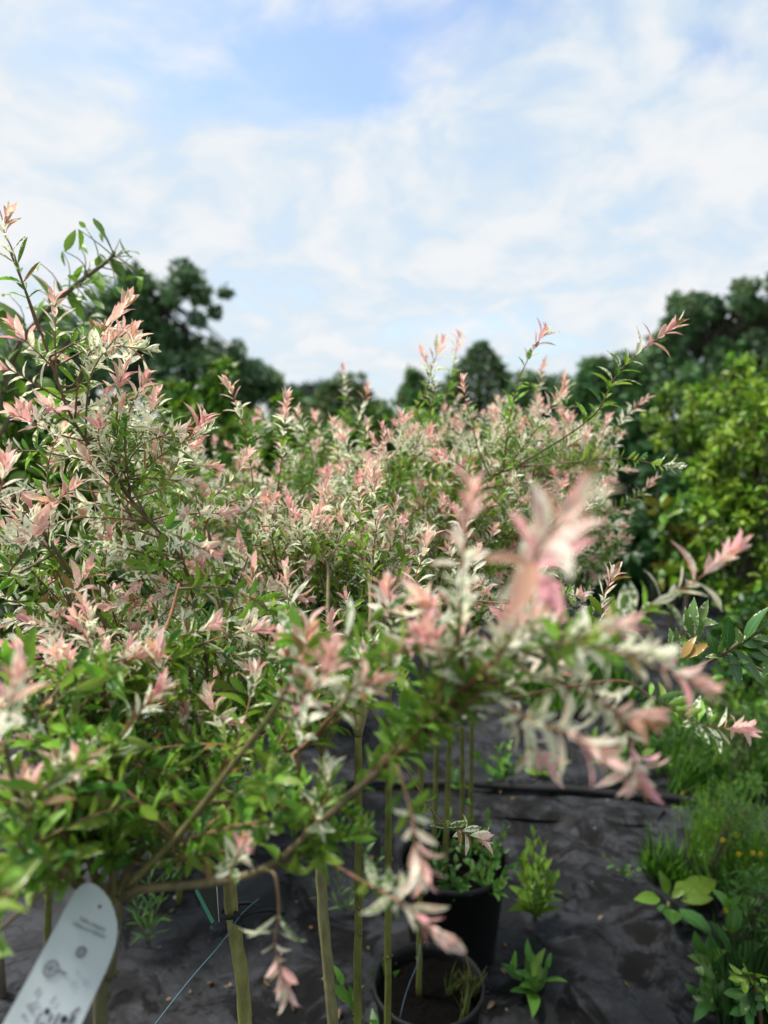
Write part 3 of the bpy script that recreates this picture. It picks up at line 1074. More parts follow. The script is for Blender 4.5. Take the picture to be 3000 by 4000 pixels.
I_ = rod('slender willow with thin stem just right of the two-stemmed one', 1806, 1803, 1.87, 1.05, .0066,
         [(108, 1500, 2420, 1520, 2050, 1.85, 2.4)], 170, scale=1.05)
J_ = rod('slender willow with the rightmost, darkest stem in the row', 1842, 1832, 1.90, 1.05, .0066,
         [(80, 1850, 2480, 1640, 2300, 1.9, 2.5)], 120, scale=1.05,
         heroes=[([(2060, 1640, 2.2), (2090, 1560, 2.2), (2110, 1480, 2.2), (2130, 1410, 2.2)], 1.1, .5, .04)])
K_ = rod('willow behind, its shaded grey stem left of the dark gap', 185, 180, 1.75, 1.0, .009, potted=False, clouds=
         [(60, 350, 1050, 1660, 2250, 1.5, 2.1)], single=120, mode=.5)
L_ = rod('willow behind, its stem deep in the dark gap below the foliage', 700, 705, 2.0, 1.0, .009, potted=False, clouds=
         [(112, 700, 1450, 1600, 2250, 1.7, 2.4), (34, 450, 1200, 2250, 2650, 1.6, 2.0)], single=150, mode=.7,
         heroes=[([(1420, 1760, 1.9), (1400, 1640, 1.9), (1420, 1580, 1.9), (1435, 1520, 1.9)], 1.1, .4, .04),
                 ([(1300, 1800, 2.2), (1330, 1700, 2.3), (1350, 1600, 2.4), (1340, 1430, 2.4)], 1.0, .5, .04)])
for w in (A, B, C, D_, E_, F_, H_, I_, J_, K_, L_):
    w.done()

# ------------------------------------------------------------------ variegated shrub reaching in from the right edge
NB = np.array([.86, .98, .245])
Nn = Willow('glossy variegated willow reaching into the picture from the right edge', [NB, NB + np.array([.01, 0, .35]), NB + np.array([.0, 0, .62])], .011, .009, 120, 'g',
            col=(.12, .09, .05, 0), group=None)
Nn.L.mat = 'gloss_leaf'
Nn.branch([Nn.head] + PP((3230, 2300, .96), (3000, 2440, .96), (2860, 2530, .95), (2760, 2590, .95), (2700, 2610, .95)), .004, .0022, TWIG_OLD, (.08, .05, .03, 0))
Nn.branch([Nn.head] + PP((3300, 2500, .97), (3130, 2540, .96), (3010, 2560, .95)), .004, .0018)


def nleaf(u, v, Y, u2, v2, L, col):
    a, b = P(u, v, Y), P(u2, v2, Y - .01)
    d = b - a
    Nn.L.add(a, d, np.array([-.1, -.7, .6]) + (RNG.random(3) - .5) * .9, np.linalg.norm(d) * L, ('g', random.randrange(6)), col, 0)


GL = pal((.06, .16, .035, .10), 4, .3, 21) + pal((.11, .24, .04, .16), 3, .3, 22)
GLV = pal((.16, .30, .08, .34), 3, .2, 23)
for q in [(2840, 2540, 2830, 2405), (2870, 2540, 2975, 2670), (2850, 2550, 2900, 2680), (2800, 2570, 2780, 2480), (2810, 2560, 2815, 2480), (2820, 2570, 2770, 2560),
          (2890, 2520, 2890, 2450), (2910, 2500, 2970, 2360), (2930, 2490, 2960, 2430), (2960, 2460, 3020, 2420), (2900, 2520, 3010, 2510), (2940, 2490, 3050, 2500),
          (2930, 2550, 3020, 2590), (2960, 2530, 3040, 2570), (2800, 2590, 2830, 2650), (2820, 2580, 2930, 2580), (3000, 2440, 3040, 2380), (3030, 2420, 3100, 2430), (2990, 2450, 3070, 2490), (3010, 2560, 2990, 2650)]:
    nleaf(q[0], q[1], .95, q[2], q[3], 1.0, pick(GL) if random.random() < .75 else pick(GLV))
# shoots of the same shrub behind the pink spray
Nn.branch([Nn.head] + PP((3100, 2700, 1.05), (2850, 2560, 1.05), (2700, 2500, 1.05), (2680, 2470, 1.05)), .003, .0014)
for q in [(2700, 2490, 2690, 2380), (2690, 2480, 2730, 2350), (2720, 2500, 2740, 2420), (2700, 2430, 2820, 2425), (2720, 2440, 2780, 2350), (2640, 2560, 2630, 2470), (2640, 2570, 2660, 2460)]:
    nleaf(q[0], q[1], 1.05, q[2], q[3], 1.0, pick(GLV))
for q in [(2660, 2570, 2715, 2490), (2670, 2570, 2770, 2500)]:
    nleaf(q[0], q[1], 1.0, q[2], q[3], 1.0, (.42, .26, .08, .1))
Nn.done()

# ------------------------------------------------------------------ pots
def pot(label, cx, cy_, r, h, weeds=0, group='black nursery pots'):
    root = thing('plant_pot', label, 'pot', (cx, cy_, 0.012), group)
    blk = (.006, .006, .0065, 0)
    prof = [(0, .0), (r * .80, .0), (r * .82, .01), (r * .98, h * .93), (r * 1.03, h * .93), (r * 1.04, h), (r * .985, h), (r * .97, h - .02), (r * .955, h - .05)]
    n = 40
    v, f = [], []
    for (pr, pz) in prof:
        for k in range(n):
            a = k * 2 * math.pi / n
            v.append((cx + pr * math.cos(a), cy_ + pr * math.sin(a), .012 + pz))
    for i in range(len(prof) - 1):
        for k in range(n):
            f.append((i * n + k, i * n + (k + 1) % n, (i + 1) * n + (k + 1) % n, (i + 1) * n + k))
    mb = MB()
    mb.add(v, f, blk)
    mb.build('shell', MAT['pot'], root)
    v, f = [(cx, cy_, .012 + h - .03)], []
    rings = 6
    for i in range(1, rings + 1):
        for k in range(n):
            a = k * 2 * math.pi / n
            rr = r * .955 * i / rings
            v.append((cx + rr * math.cos(a), cy_ + rr * math.sin(a), .012 + h - .035 + .012 * (RNG.random() - .3)))
    for k in range(n):
        f.append((0, 1 + k, 1 + (k + 1) % n))
    for i in range(rings - 1):
        for k in range(n):
            f.append((1 + i * n + k, 1 + (i + 1) * n + k, 1 + (i + 1) * n + (k + 1) % n, 1 + i * n + (k + 1) % n))
    mb = MB()
    mb.add(v, f, (.003, .0026, .002, 0))
    mb.build('soil', MAT['soil'], root)
    return root


for cx_, cy0, lab, r in (
        (F_.root.location.x + .02, 1.38, 'round black pot holding the grass tuft, at the bottom of the picture', .115),
        (H_.root.location.x + .025, 1.82, 'round black pot full of green weeds beside the path', .145),
        (NB[0], NB[1], 'black pot of the glossy variegated willow at the right edge', .14)):
    pot(lab, cx_, cy0, r, .26)

# ------------------------------------------------------------------ white plant tag
def basis_at(u, v, Y, tilt=0.0):
    """frame of a flat thing facing roughly towards the viewer's side"""
    c = P(u, v, Y)
    r = nrm(ray(u, v))
    right = nrm(np.cross(r, [0, 0, 1.]))
    up = np.cross(right, r)
    return c, right, up, -r


TAG_Y = .540
tc0, tr, tu, tn_ = basis_at(300, 3760, TAG_Y)
tscale = np.linalg.norm(P(301, 3760, TAG_Y) - P(300, 3760, TAG_Y))
tag_root = thing('plant_tag', 'white plastic plant tag with small printed icons hanging at the graft', 'tag', tc0)


def T2(u, v):
    return (np.array([u - 300.0, 3760.0 - v])) * tscale


# plane of the tag leans: its lower end comes a little nearer
tax = nrm(tu * .93 - tn_ * .0 + tr * 0)


def T3(u, v, lift=0.0):
    q = T2(u, v)
    curve = 0.10 * (q[0] * .81 - q[1] * .58) ** 2 / .05
    return tc0 + tr * q[0] + tu * q[1] + tn_ * (lift + .22 * (-q[1]) * .4 - curve)


outl = [(-200, 4230), (-110, 4110), (0, 3945), (110, 3790), (220, 3632), (290, 3530), (312, 3503), (330, 3490), (350, 3484), (372, 3490), (395, 3508), (418, 3538), (438, 3575), (450, 3615), (457, 3660), (455, 3700), (445, 3738), (430, 3770), (405, 3815), (360, 3880), (290, 3985), (200, 4120), (100, 4270)]
import bmesh


def plate(name, pts_px, lift0, lift1, mat, col, parent, hole=None, closed_pts=False):
    bm = bmesh.new()
    off = np.array(wloc(parent))

    def ringv(lift, px):
        return [bm.verts.new(tuple(T3(u, v, lift) - off)) for (u, v) in px]
    rings = []
    for lift in (lift1, lift0):
        a = ringv(lift, pts_px)
        es = [bm.edges.new((a[i], a[(i + 1) % len(a)])) for i in range(len(a))]
        hb = None
        if hole:
            hb = ringv(lift, hole)
            es += [bm.edges.new((hb[i], hb[(i + 1) % len(hb)])) for i in range(len(hb))]
        bmesh.ops.triangle_fill(bm, use_beauty=True, use_dissolve=False, edges=es)
        rings.append((a, hb))
    for k in (0, 1):
        r0, r1 = rings[0][k], rings[1][k]
        if r0 is None:
            continue
        for i in range(len(r0)):
            j = (i + 1) % len(r0)
            bm.faces.new((r0[i], r0[j], r1[j], r1[i]))
    bmesh.ops.recalc_face_normals(bm, faces=bm.faces)
    me = bpy.data.meshes.new(name)
    bm.to_mesh(me)
    bm.free()
    at = me.attributes.new('tint', 'FLOAT_COLOR', 'POINT')
    at.data.foreach_set('color', np.tile(np.array(col, np.float32), len(me.vertices)))
    me.materials.append(mat)
    return link(name, me, parent)


def circ(u, v, r, n=14, sq=1.0):
    return [(u + r * math.cos(a * 2 * math.pi / n), v + r * sq * math.sin(a * 2 * math.pi / n)) for a in range(n)]


plate('plate', outl, 0.0, .0007, MAT['plain'], (.42, .47, .50, 0), tag_root, hole=circ(397, 3587, 8))
INK = (.085, .085, .11, 0)
GREY = (.15, .16, .19, 0)
# printed lines run across the tag: direction d, line-down direction e (in photograph pixels)
dpx, epx = np.array([.815, .58]), np.array([-.58, .815])


def strip(name, c, L, w, col, ang=0.0, lift=.0008):
    c = np.array(c, float)
    ca, sa = math.cos(ang), math.sin(ang)
    d = dpx * ca + epx * sa
    e = -dpx * sa + epx * ca
    pts = [c - d * L / 2 - e * w / 2, c + d * L / 2 - e * w / 2, c + d * L / 2 + e * w / 2, c - d * L / 2 + e * w / 2]
    return plate(name, [tuple(p) for p in pts], lift, lift + .0001, MAT['plain'], col, tag_root)


def text_line(body, u, v, size_px, col):
    cu = bpy.data.curves.new('text_line', 'FONT')
    cu.body = body
    cu.size = size_px * tscale * 1.35
    cu.align_x = 'CENTER'
    cu.align_y = 'CENTER'
    cu.extrude = .00003
    o = link('text_line', cu, tag_root)
    a = T3(u, v, .0009)
    x = nrm(T3(u + dpx[0] * 40, v + dpx[1] * 40, .0009) - T3(u - dpx[0] * 40, v - dpx[1] * 40, .0009))
    y = nrm(T3(u - epx[0] * 20, v - epx[1] * 20, .0009) - T3(u + epx[0] * 20, v + epx[1] * 20, .0009))
    z = np.cross(x, y)
    y = np.cross(z, x)
    m = np.eye(4)
    m[:3, 0], m[:3, 1], m[:3, 2], m[:3, 3] = x, y, z, a - np.array(wloc(tag_root))
    o.matrix_basis = Matrix(m.tolist())
    mm, t = newmat('ink')
    out(t, PBSDF(t, col[:3], .5, .3))
    cu.materials.append(mm)
    me = bpy.data.meshes.new_from_object(o)
    bpy.data.objects.remove(o, do_unlink=True)
    o = link('text_line', me, tag_root)
    o.matrix_basis = Matrix(m.tolist())
    return o


text_line('Salix integra', 366, 3643, 17, GREY)
text_line('Hakuro Nishiki', 353, 3662, 17, GREY)


def ring_icon(u, v, ro, ri, col=GREY):
    plate('icon', circ(u, v, ro), .0008, .0009, MAT['plain'], col, tag_root, hole=circ(u, v, ri))


ring_icon(318, 3729, 20, 11)
ring_icon(318, 3729, 6, 3)
# small tree pictogram: crown outline with limbs, and its stem
ring_icon(209, 3755, 29, 23)
strip('icon', (209, 3755), 50, 4, GREY)
strip('icon', (205, 3755), 40, 4, GREY, 1.2)
strip('icon', (212, 3752), 36, 4, GREY, -.9)
strip('icon', (246, 3777), 40, 8, GREY)
# faint size figures
for c, L in (((305, 3790), 14), ((285, 3822), 20), ((330, 3830), 26)):
    strip('icon', c, L, 7, (.38, .41, .46, 0))
    strip('icon', (c[0] - 8, c[1] + 9), L * .7, 5, (.38, .41, .46, 0))
for c, L, a in (((142, 3852), 40, -.6), ((135, 3865), 26, .5), ((112, 3880), 16, 0), ((160, 3815), 26, -1.4), ((212, 3860), 26, -1.4)):
    strip('icon', c, L, 8, (.22, .22, .27, 0), a)
# pot pictogram 1
strip('icon', (160, 3903), 8, 40, INK)
strip('icon', (178, 3930), 44, 6, INK)
strip('icon', (200, 3918), 6, 34, INK)
plate('icon', circ(190, 3890, 11), .0008, .0009, MAT['plain'], (.03, .03, .05, 0), tag_root)
# pot pictogram 2 with a stem
strip('icon', (220, 3926), 10, 44, INK)
strip('icon', (243, 3960), 56, 8, INK)
strip('icon', (272, 3940), 16, 26, INK)
strip('icon', (285, 3918), 34, 9, INK, -1.1)
plate('icon', circ(246, 3932, 13), .0008, .0009, MAT['plain'], (.02, .02, .03, 0), tag_root)

# ------------------------------------------------------------------ small green label, cable tie and wires on trunk B
lab_root = thing('plant_label', 'small dark green plant label hanging by the cable-tied trunk', 'label', P(830, 3500, .96))
mb = MB()
a, b, c_, d_ = P(772, 3470, .98), P(842, 3380, .95), P(856, 3600, .95), P(838, 3598, .955)
th = np.array([0, .0007, 0])
mb.add([a, b, c_, d_, a + th, b + th, c_ + th, d_ + th], [(0, 1, 2, 3), (7, 6, 5, 4), (0, 4, 5, 1), (1, 5, 6, 2), (2, 6, 7, 3), (3, 7, 4, 0)], (.022, .028, .022, 0))
mb.build('card', MAT['plain'], lab_root, smooth=False)
mb = MB()
e0, e1 = a, d_
dn = nrm(np.cross(e1 - e0, [0, 1., 0])) * .006
f_ = np.array([0, -.0006, 0])
mb.add([e0 + f_, e1 + f_, e1 - dn + f_, e0 - dn + f_], [(0, 1, 2, 3)], (.03, .17, .10, 0))
mb.build('green_border', MAT['plain'], lab_root, smooth=False)
mb = MB()
mb.tube([b + f_, c_ + f_], .0006, 5, (.55, .58, .56, 0))
mb.build('pale_edge', MAT['plain'], lab_root)

tie_c = P(912, 3570, 1.0)
tie = thing('cable_tie', 'black cable tie looped round the olive trunk', 'cable tie', tie_c)
mb = MB()
ang = np.linspace(0, 2 * math.pi, 30)
BLK = (.012, .014, .02, 0)
loop = [tie_c + np.array([.008 + .027 * math.cos(t), .020 * math.sin(t), .006 * math.cos(t * 1.0 + .6) + .006]) for t in ang]
mb.tube(loop, .0028, 6, BLK)
mb.build('loop', MAT['pot'], tie)
mb = MB()
k = P(930, 3585, .975)
mb.box(k, (.013, .010, .014), BLK)
mb.tube([k + np.array([-.006, -.003, -.002]), k + np.array([.012, -.004, -.010])], [.004, .002], 6, BLK)
mb.tube([k + np.array([.0, -.003, .0]), k + np.array([.008, -.006, -.015])], [.003, .002], 6, BLK)
mb.build('knot', MAT['pot'], tie)
mb = MB()
mb.tube(sm([k, P(990, 3562, .98), P(1060, 3555, 1.0), P(1110, 3570, 1.05)], 12), [.003] * 12, 6, BLK)
mb.build('tail', MAT['pot'], tie)

mb = MB()
TEAL = (.05, .12, .14, 0)
mb.tube(sm([P(1010, 3510, .985), P(940, 3575, .972), P(860, 3690, .95), P(740, 3830, .92), P(600, 4010, .88), P(430, 4250, .84)], 30), .0011, 6, TEAL)
w1 = mb.build('guy_wire', MAT['plain'], None, origin=P(940, 3575, .972))
tag(w1, 'thin teal wire running from the cable tie down to the left', 'wire')
mb = MB()
mb.tube(sm([P(1640, 3690, 1.36), P(1632, 3760, 1.34), P(1600, 3840, 1.33), P(1575, 3920, 1.32), P(1552, 4030, 1.3), P(1540, 4150, 1.28)], 24), .0011, 6, (.07, .11, .15, 0))
w2 = mb.build('guy_wire', MAT['plain'], None, origin=P(1640, 3690, 1.36))
tag(w2, 'thin blue-grey wire curling down beside the stem in the grass pot', 'wire')

# ------------------------------------------------------------------ cloth overlap and irrigation pipe across the path
mb = MB()
pa = [G(1350, 3075), G(1750, 3080), G(2200, 3105), G(2620, 3140), G(2900, 3175)]
pp = sm(pa, 40)
pp[:, 2] = .022 + .003 * np.sin(np.arange(40) * .7)
mb.tube(pp, .016, 10, (.012, .012, .013, 0))
o = mb.build('irrigation_pipe', MAT['pot'], None, origin=pp[20])
tag(o, 'black irrigation pipe lying across the ground cloth', 'pipe')
# folded hem of a second sheet of cloth in front of the pipe
fo, bk = sm([G(1500, 3200), G(1900, 3195), G(2250, 3215), G(2560, 3230)], 50), sm([G(1500, 3110), G(1800, 3118), G(2250, 3140), G(2600, 3165)], 50)
v, f = [], []
for i in range(50):
    h = .012 + .004 * math.sin(i * .9) + .002 * math.sin(i * 2.7)
    v += [fo[i] + [0, 0, .004], fo[i] * .8 + bk[i] * .2 + [0, 0, h], fo[i] * .3 + bk[i] * .7 + [0, 0, h + .004], bk[i] + [0, 0, .003]]
for i in range(49):
    for j in range(3):
        a_ = i * 4 + j
        f.append((a_, a_ + 4, a_ + 5, a_ + 1))
mb = MB()
mb.add(v, f)
o = mb.build('ground_cloth_hem', MAT['cloth'], None, origin=fo[0])
tag(o, kind='structure')

# ------------------------------------------------------------------ leafy plant builder
def leafy(label, base, blobs, nleaf, leaf, shape, cols, mat='broad_leaf', single=120, trunk_r=.02, barkcol=(.10, .085, .06, 0), name='shrub', cat='shrub', group=None, clumps=40, droop=.15, stems=1, clump_r=.22, limbs=True, barkmat='bark', up=.3):
    """tree or shrub: trunk(s), limbs to the leaf clumps, leaves gathered in uneven clumps"""
    base = np.asarray(base, float)
    pl = Plant(name, label, cat, base, mat, group, single)
    vol = np.array([b[1][0] * b[1][1] * b[1][2] for b in blobs]) ** .67
    vol /= vol.sum()
    cents = np.array([b[0] for b in blobs])
    main = (cents * vol[:, None]).sum(0)
    mb = MB()
    top = np.array([main[0], main[1], cents[:, 2].max()])
    for s_ in range(stems):
        j = (RNG.random(3) - .5) * np.array([1, 1, 0]) * trunk_r * 8 * (s_ > 0)
        tpath = sm([base + j * .3, base * .6 + main * .4 + j, main + j * 1.5, top + j * 2], 14)
        mb.tube(tpath, np.linspace(trunk_r, trunk_r * .25, 14), 8, barkcol)
    mb.build('trunk', MAT[barkmat], pl.root)
    lm = MB()
    nl = 0
    for c in range(clumps):
        k = RNG.choice(len(blobs), p=vol)
        cen, rad = np.array(blobs[k][0]), np.array(blobs[k][1])
        d = nrm(RNG.normal(size=3))
        rr = RNG.random() ** .45
        cc = cen + d * rad * rr
        s0 = tpath[min(13, 3 + RNG.integers(0, 10))]
        if limbs:
            lm.tube(sm([s0, s0 * .5 + cc * .5 + [0, 0, .06 * np.linalg.norm(cc - s0)], cc], 6), np.linspace(trunk_r * .3, trunk_r * .06, 6), 4, barkcol, cap=False)
        m = nleaf // clumps
        cr = clump_r * rad.mean() * RNG.uniform(.6, 1.4)
        tone = RNG.integers(0, len(cols))
        for i in range(m):
            o_ = RNG.normal(size=3)
            o_ = nrm(o_) * cr * RNG.random() ** .5
            q = cc + o_
            f_ = nrm(o_) + np.array([0, 0, -droop]) + RNG.normal(size=3) * .5
            n_ = np.array([0, 0, 1.]) * up + nrm(o_) * .5 + RNG.normal(size=3) * .5
            ci = cols[tone] if RNG.random() < .6 else cols[RNG.integers(0, len(cols))]
            pl.L.add(q, f_, n_, leaf * RNG.uniform(.7, 1.3), (shape, int(RNG.integers(0, 6))), ci, 0)
    if limbs:
        lo = lm.build('limbs', MAT[barkmat], pl.root)
    pl.branches = []
    return pl


def blob(u, v, Y, ru, rv, ry=None):
    c = P(u, v, Y)
    k = np.linalg.norm(P(u + 1, v, Y) - c)
    return (c, np.array([ru * k, ry if ry else (ru + rv) * .5 * k, rv * k]))


def gnd(u, Y):
    return np.array([P(u, 1700, Y)[0], Y, 0])


# ------------------------------------------------------------------ weeds
WG = pal((.11, .26, .03, 0), 4, .3, 31) + pal((.07, .18, .03, 0), 3, .3, 32)
WY = pal((.17, .30, .03, 0), 4, .25, 33)
WD = pal((.06, .155, .03, 0), 4, .3, 34)


def weed(label, base, tops, leaf_len, shape, cols, npair, name='weed', cat='weed', group='weeds on the ground cloth', single=120, spread=1.0, up=.2, r=.002, stemcol=(.12, .16, .04, 0), mat='broad_leaf', from_t=.12):
    pl = Plant(name, label, cat, base, mat, group, single)
    for tp in tops:
        mid = base * .5 + tp * .5 + (RNG.random(3) - .5) * .05 * np.linalg.norm(tp - base)
        path = sm([base, mid, tp], 9)
        mb = MB()
        mb.tube(path, np.linspace(r, r * .4, 9), 5, stemcol)
        pl.branches.append(mb.build('stem', MAT['bark'], pl.root))
        bi = len(pl.branches) - 1
        roll = random.random() * 6
        for k in range(npair):
            t = from_t + (1 - from_t) * k / max(1, npair - 1)
            q = path[0] * 0
            s_ = t * 8
            i = min(int(s_), 7)
            q = path[i] * (1 - (s_ - i)) + path[i + 1] * (s_ - i)
            d = nrm(path[i + 1] - path[i])
            a = nrm(np.cross(d, [.2, .97, .1]))
            b = np.cross(a, d)
            for sd in (0, math.pi):
                th = roll + sd + random.uniform(-.4, .4)
                rr = a * math.cos(th) + b * math.sin(th)
                sp_ = spread * (1.0 - .55 * t) * random.uniform(.8, 1.2)
                ff = d * math.cos(sp_) + rr * math.sin(sp_) + np.array([0, 0, up])
                pl.L.add(q, ff, d + np.array([0, -.2, .5]) + (RNG.random(3) - .5) * .5, leaf_len * (1 - .45 * t) * random.uniform(.75, 1.25), (shape, random.randrange(6)), pick(cols), bi)
            roll += 1.57
    return pl


def up_from(u, v, utop, vtop):
    b = G(u, v, .006)
    return b, P(utop, vtop, b[1] - .02)


b, t_ = up_from(580, 3700, 590, 3290)
weed('tall feathery green weed between the tag and the olive trunk', b, [t_, t_ + [.05, .03, -.06], t_ + [-.05, -.02, -.12]], .065, 'n', WG, 11)
b, t_ = up_from(2090, 3600, 2085, 3270)
weed('upright leafy green weed growing in the middle of the path', b, [t_, t_ + [.03, .02, -.05], t_ + [-.03, 0, -.08], t_ + [.05, -.02, -.12]], .075, 'g', WY, 8)
b, t_ = up_from(2085, 3890, 2070, 3760)
weed('small green weed with pointed leaves at the foot of the path', b, [t_, t_ + [.04, 0, -.02], t_ + [-.035, .01, -.03]], .085, 'g', WG, 3)
b, t_ = up_from(1510, 4150, 1500, 3800)
weed('bright green weed beside the two thin stems at the bottom edge', b, [t_, t_ + [-.09, 0, -.03], t_ + [.04, .02, -.05], t_ + [.02, -.05, -.12]], .085, 'g', WG, 5)
b, t_ = up_from(1350, 3560, 1320, 3420)
weed('small fern-like weed behind the second olive trunk', b, [t_, t_ + [-.06, 0, -.03], t_ + [.05, 0, -.02], t_ + [.10, .02, -.05]], .05, 'n', WG, 6)
b, t_ = up_from(1420, 3520, 1440, 3240)
weed('thin green weed between the dark stems', b, [t_, t_ + [.05, 0, -.05]], .05, 'g', WD, 7)
b, t_ = up_from(1790, 3090, 1770, 3010)
weed('pale green weed behind the rods by the pipe', b, [t_, t_ + [.03, 0, -.03]], .05, 'g', WG, 4)
b, t_ = up_from(1960, 3060, 1950, 2930)
weed('bushy green weed at the far edge of the path left of the pink spray', b, [t_, t_ + [.1, 0, -.04], t_ + [-.1, 0, -.02], t_ + [.05, .05, 0]], .06, 'b', WG, 6)
b, t_ = up_from(2110, 3040, 2130, 2960)
weed('low green weed by the pipe below the pink spray', b, [t_, t_ + [.08, 0, -.02], t_ + [-.07, 0, .01]], .055, 'b', WY, 4)
b, t_ = up_from(2420, 3050, 2420, 2900)
weed('dark leafy weed at the far right end of the pipe', b, [t_, t_ + [.12, 0, -.02], t_ + [-.1, 0, .0], t_ + [.04, .1, .02]], .11, 'b', WG, 4)
b, t_ = up_from(2440, 3420, 2450, 3390)
weed('tiny green sprouts on the silt right of the path centre', b, [t_, t_ + [.05, 0, 0], t_ + [-.05, .05, 0]], .03, 'b', WD, 3)
# weeds inside the weedy pot
hp = np.array([H_.root.location.x + .02, 1.80, .235])
WPL = ['by the right front rim', 'towards the back rim', 'by the front rim', 'at the right back rim', 'left of the two stems', 'lowest at the right front']
for i, (dx, dy, hh) in enumerate([(.08, -.02, .06), (.05, .07, .09), (.0, -.08, .05), (.10, .05, .08), (-.05, .03, .05), (.09, -.09, .06)]):
    bb = hp + np.array([dx, dy, 0])
    weed('low green weed in the weedy black pot ' + WPL[i], bb, [bb + [.0, 0, hh * 1.7], bb + [.05, 0, hh * 1.2], bb + [-.05, .01, hh * 1.3], bb + [.02, -.05, hh]], .042, 'b', WG if i % 2 else WD, 4, group='weeds in the weedy pot', single=40)
# dock with broad leaves
b = G(2610, 3560, .006)
dock = Plant('dock_plant', 'broad-leaved green dock plant at the right side of the path', 'weed', b, 'broad_leaf', None, 40)
mb = MB()
mb.tube([b, b + [0, 0, .03]], [.008, .004], 6, (.12, .16, .05, 0))
dock.branches.append(mb.build('crown_stem', MAT['bark'], dock.root))
for (u, v, L, dy) in [(2600, 3420, .14, .0), (2500, 3490, .15, -.02), (2700, 3440, .15, .06), (2770, 3500, .12, 0), (2660, 3470, .12, .02), (2780, 3430, .14, .08), (2640, 3620, .13, -.12), (2760, 3620, .13, -.12), (2560, 3560, .08, 0)]:
    tip = P(u, v, b[1] + dy)
    c = pick(WY) if v < 3520 else pick(WD)
    st = b + (tip - b) * .3 + [0, 0, .02]
    dock.L.add(st, tip - st, np.array([0, -.4, 1.]), np.linalg.norm(tip - st) * 1.15, ('b', random.randrange(4)), c, 0)

# feathery green clumps with yellow flowers along the right edge
BL = MAT['blade'] = leaf_material('grass_blade', .35, .5, (.3, .35, .1), .3, 20, .4)


def clump(label, base, rad, h, n, cols, flowers=0, lean=(0, 0), fl_px=(), name='grass_clump', cat='weed', group='feathery weeds on the right', w=.0022):
    root = thing(name, label, cat, base, group)
    V, F, Cc, U = [], [], [], []
    k = 0
    for i in range(n):
        if i % 40 == 0:
            ca_, cr_ = random.random() * 6.28, rad * math.sqrt(random.random())
            sub = np.array([math.cos(ca_) * cr_, math.sin(ca_) * cr_, 0])
            sh_, lx, ly = random.uniform(.35, 1.15), random.gauss(0, .28), random.gauss(0, .28)
        a, rr = random.random() * 6.28, rad * .22 * math.sqrt(random.random())
        p0 = sub + np.array([math.cos(a) * rr, math.sin(a) * rr, 0])
        hh = h * random.uniform(.4, 1.1) * sh_
        tip = p0 + np.array([math.cos(a) * rr * .7 + random.gauss(0, .22) * hh + (lean[0] + lx) * hh, math.sin(a) * rr * .7 + random.gauss(0, .22) * hh + (lean[1] + ly) * hh, hh])
        mid = p0 * .5 + tip * .5 + np.array([0, 0, hh * .12])
        sd = np.array([math.cos(a + 1.5), math.sin(a + 1.5), 0]) * w * random.uniform(.6, 1.4)
        V += [p0 - sd * .6, p0 + sd * .6, mid - sd, mid + sd, tip - sd * .15, tip + sd * .15]
        F += [(k, k + 1, k + 3, k + 2), (k + 2, k + 3, k + 5, k + 4)]
        c = pick(cols)
        Cc += [c] * 6
        U += [(-1, 0), (1, 0), (-1, .5), (1, .5), (-1, 1), (1, 1)]
        k += 6
    me = mesh_from('blades', np.array(V), np.array(F), BL, np.array(Cc), np.array(U))
    o = link('blades', me, root)
    o['kind'] = 'stuff'
    for q in fl_px:
        flower(root, q, base)
    return root


YEL = (.62, .50, .015, 0)


def flower(root, q, base):
    """small yellow flower head: petals round a centre, on a stalk"""
    mb = MB()
    c = np.asarray(q, float)
    r = .009
    n = 8
    for k in range(n):
        a = k * 2 * math.pi / n
        d = np.array([math.cos(a), -.3, math.sin(a)])
        d = nrm(d)
        e = np.array([-math.sin(a), 0, math.cos(a)]) * .0045
        mb.add([c, c + d * r * .6 + e, c + d * r, c + d * r * .6 - e], [(0, 1, 2, 3)], YEL)
    mb.tube([c + [0, -.004, 0], c + [0, .004, 0]], .0045, 7, (.5, .33, .01, 0))
    o = mb.build('flower', MAT['plain'], root)
    mb = MB()
    b = np.asarray(base, float)
    mb.tube(sm([b, b * .4 + c * .6 + [.01, 0, .02], c], 7), .0012, 5, (.10, .17, .03, 0))
    mb.build('stalk', MAT['bark'], o)


FG = pal((.10, .25, .024, 0), 4, .5, 41)
FY = pal((.24, .40, .03, 0), 4, .4, 42) + pal((.05, .13, .014, 0), 2, .3, 45)
FD = pal((.022, .065, .014, 0), 4, .4, 43)
def yz(u, v, Y):
    return P(u, v, Y)
clump('dense dark green feathery clump right of the pipe', G(2790, 3060), .20, .22, 1000, FG + FD, fl_px=[yz(2665, 3098, 2.55)])
clump('yellow-green feathery mound with yellow flowers right of the path', G(2920, 3400), .17, .20, 900, FY + FG, fl_px=[yz(2822, 3280, 1.95), yz(2875, 3260, 2.0), yz(2885, 3335, 1.95), yz(2940, 3330, 1.95), yz(2970, 3335, 1.95)])
clump('tall dark green weeds at the right edge with drooping blades', G(3010, 3640), .10, .22, 500, FG + FD, fl_px=[yz(2835, 3555, 1.72), yz(2845, 3523, 1.72)])
clump('low dull green weeds below the yellow-flowered mound', G(2620, 3430), .13, .12, 420, FD + FG)
clump('dark green weeds in the lower right corner behind the lobed leaves', G(2960, 3930), .16, .22, 700, FD)
clump('green feathery weeds far along the right side of the path', G(2900, 2950), .4, .26, 1000, FG + FD, w=.004)
clump('olive green weeds behind, at the foot of the right-hand trees', G(2600, 2900), .22, .18, 500, FD, w=.006)
clump('tufts of green weeds by the farthest pots on the right', G(2250, 2700), .4, .2, 600, FD + FG, w=.007)
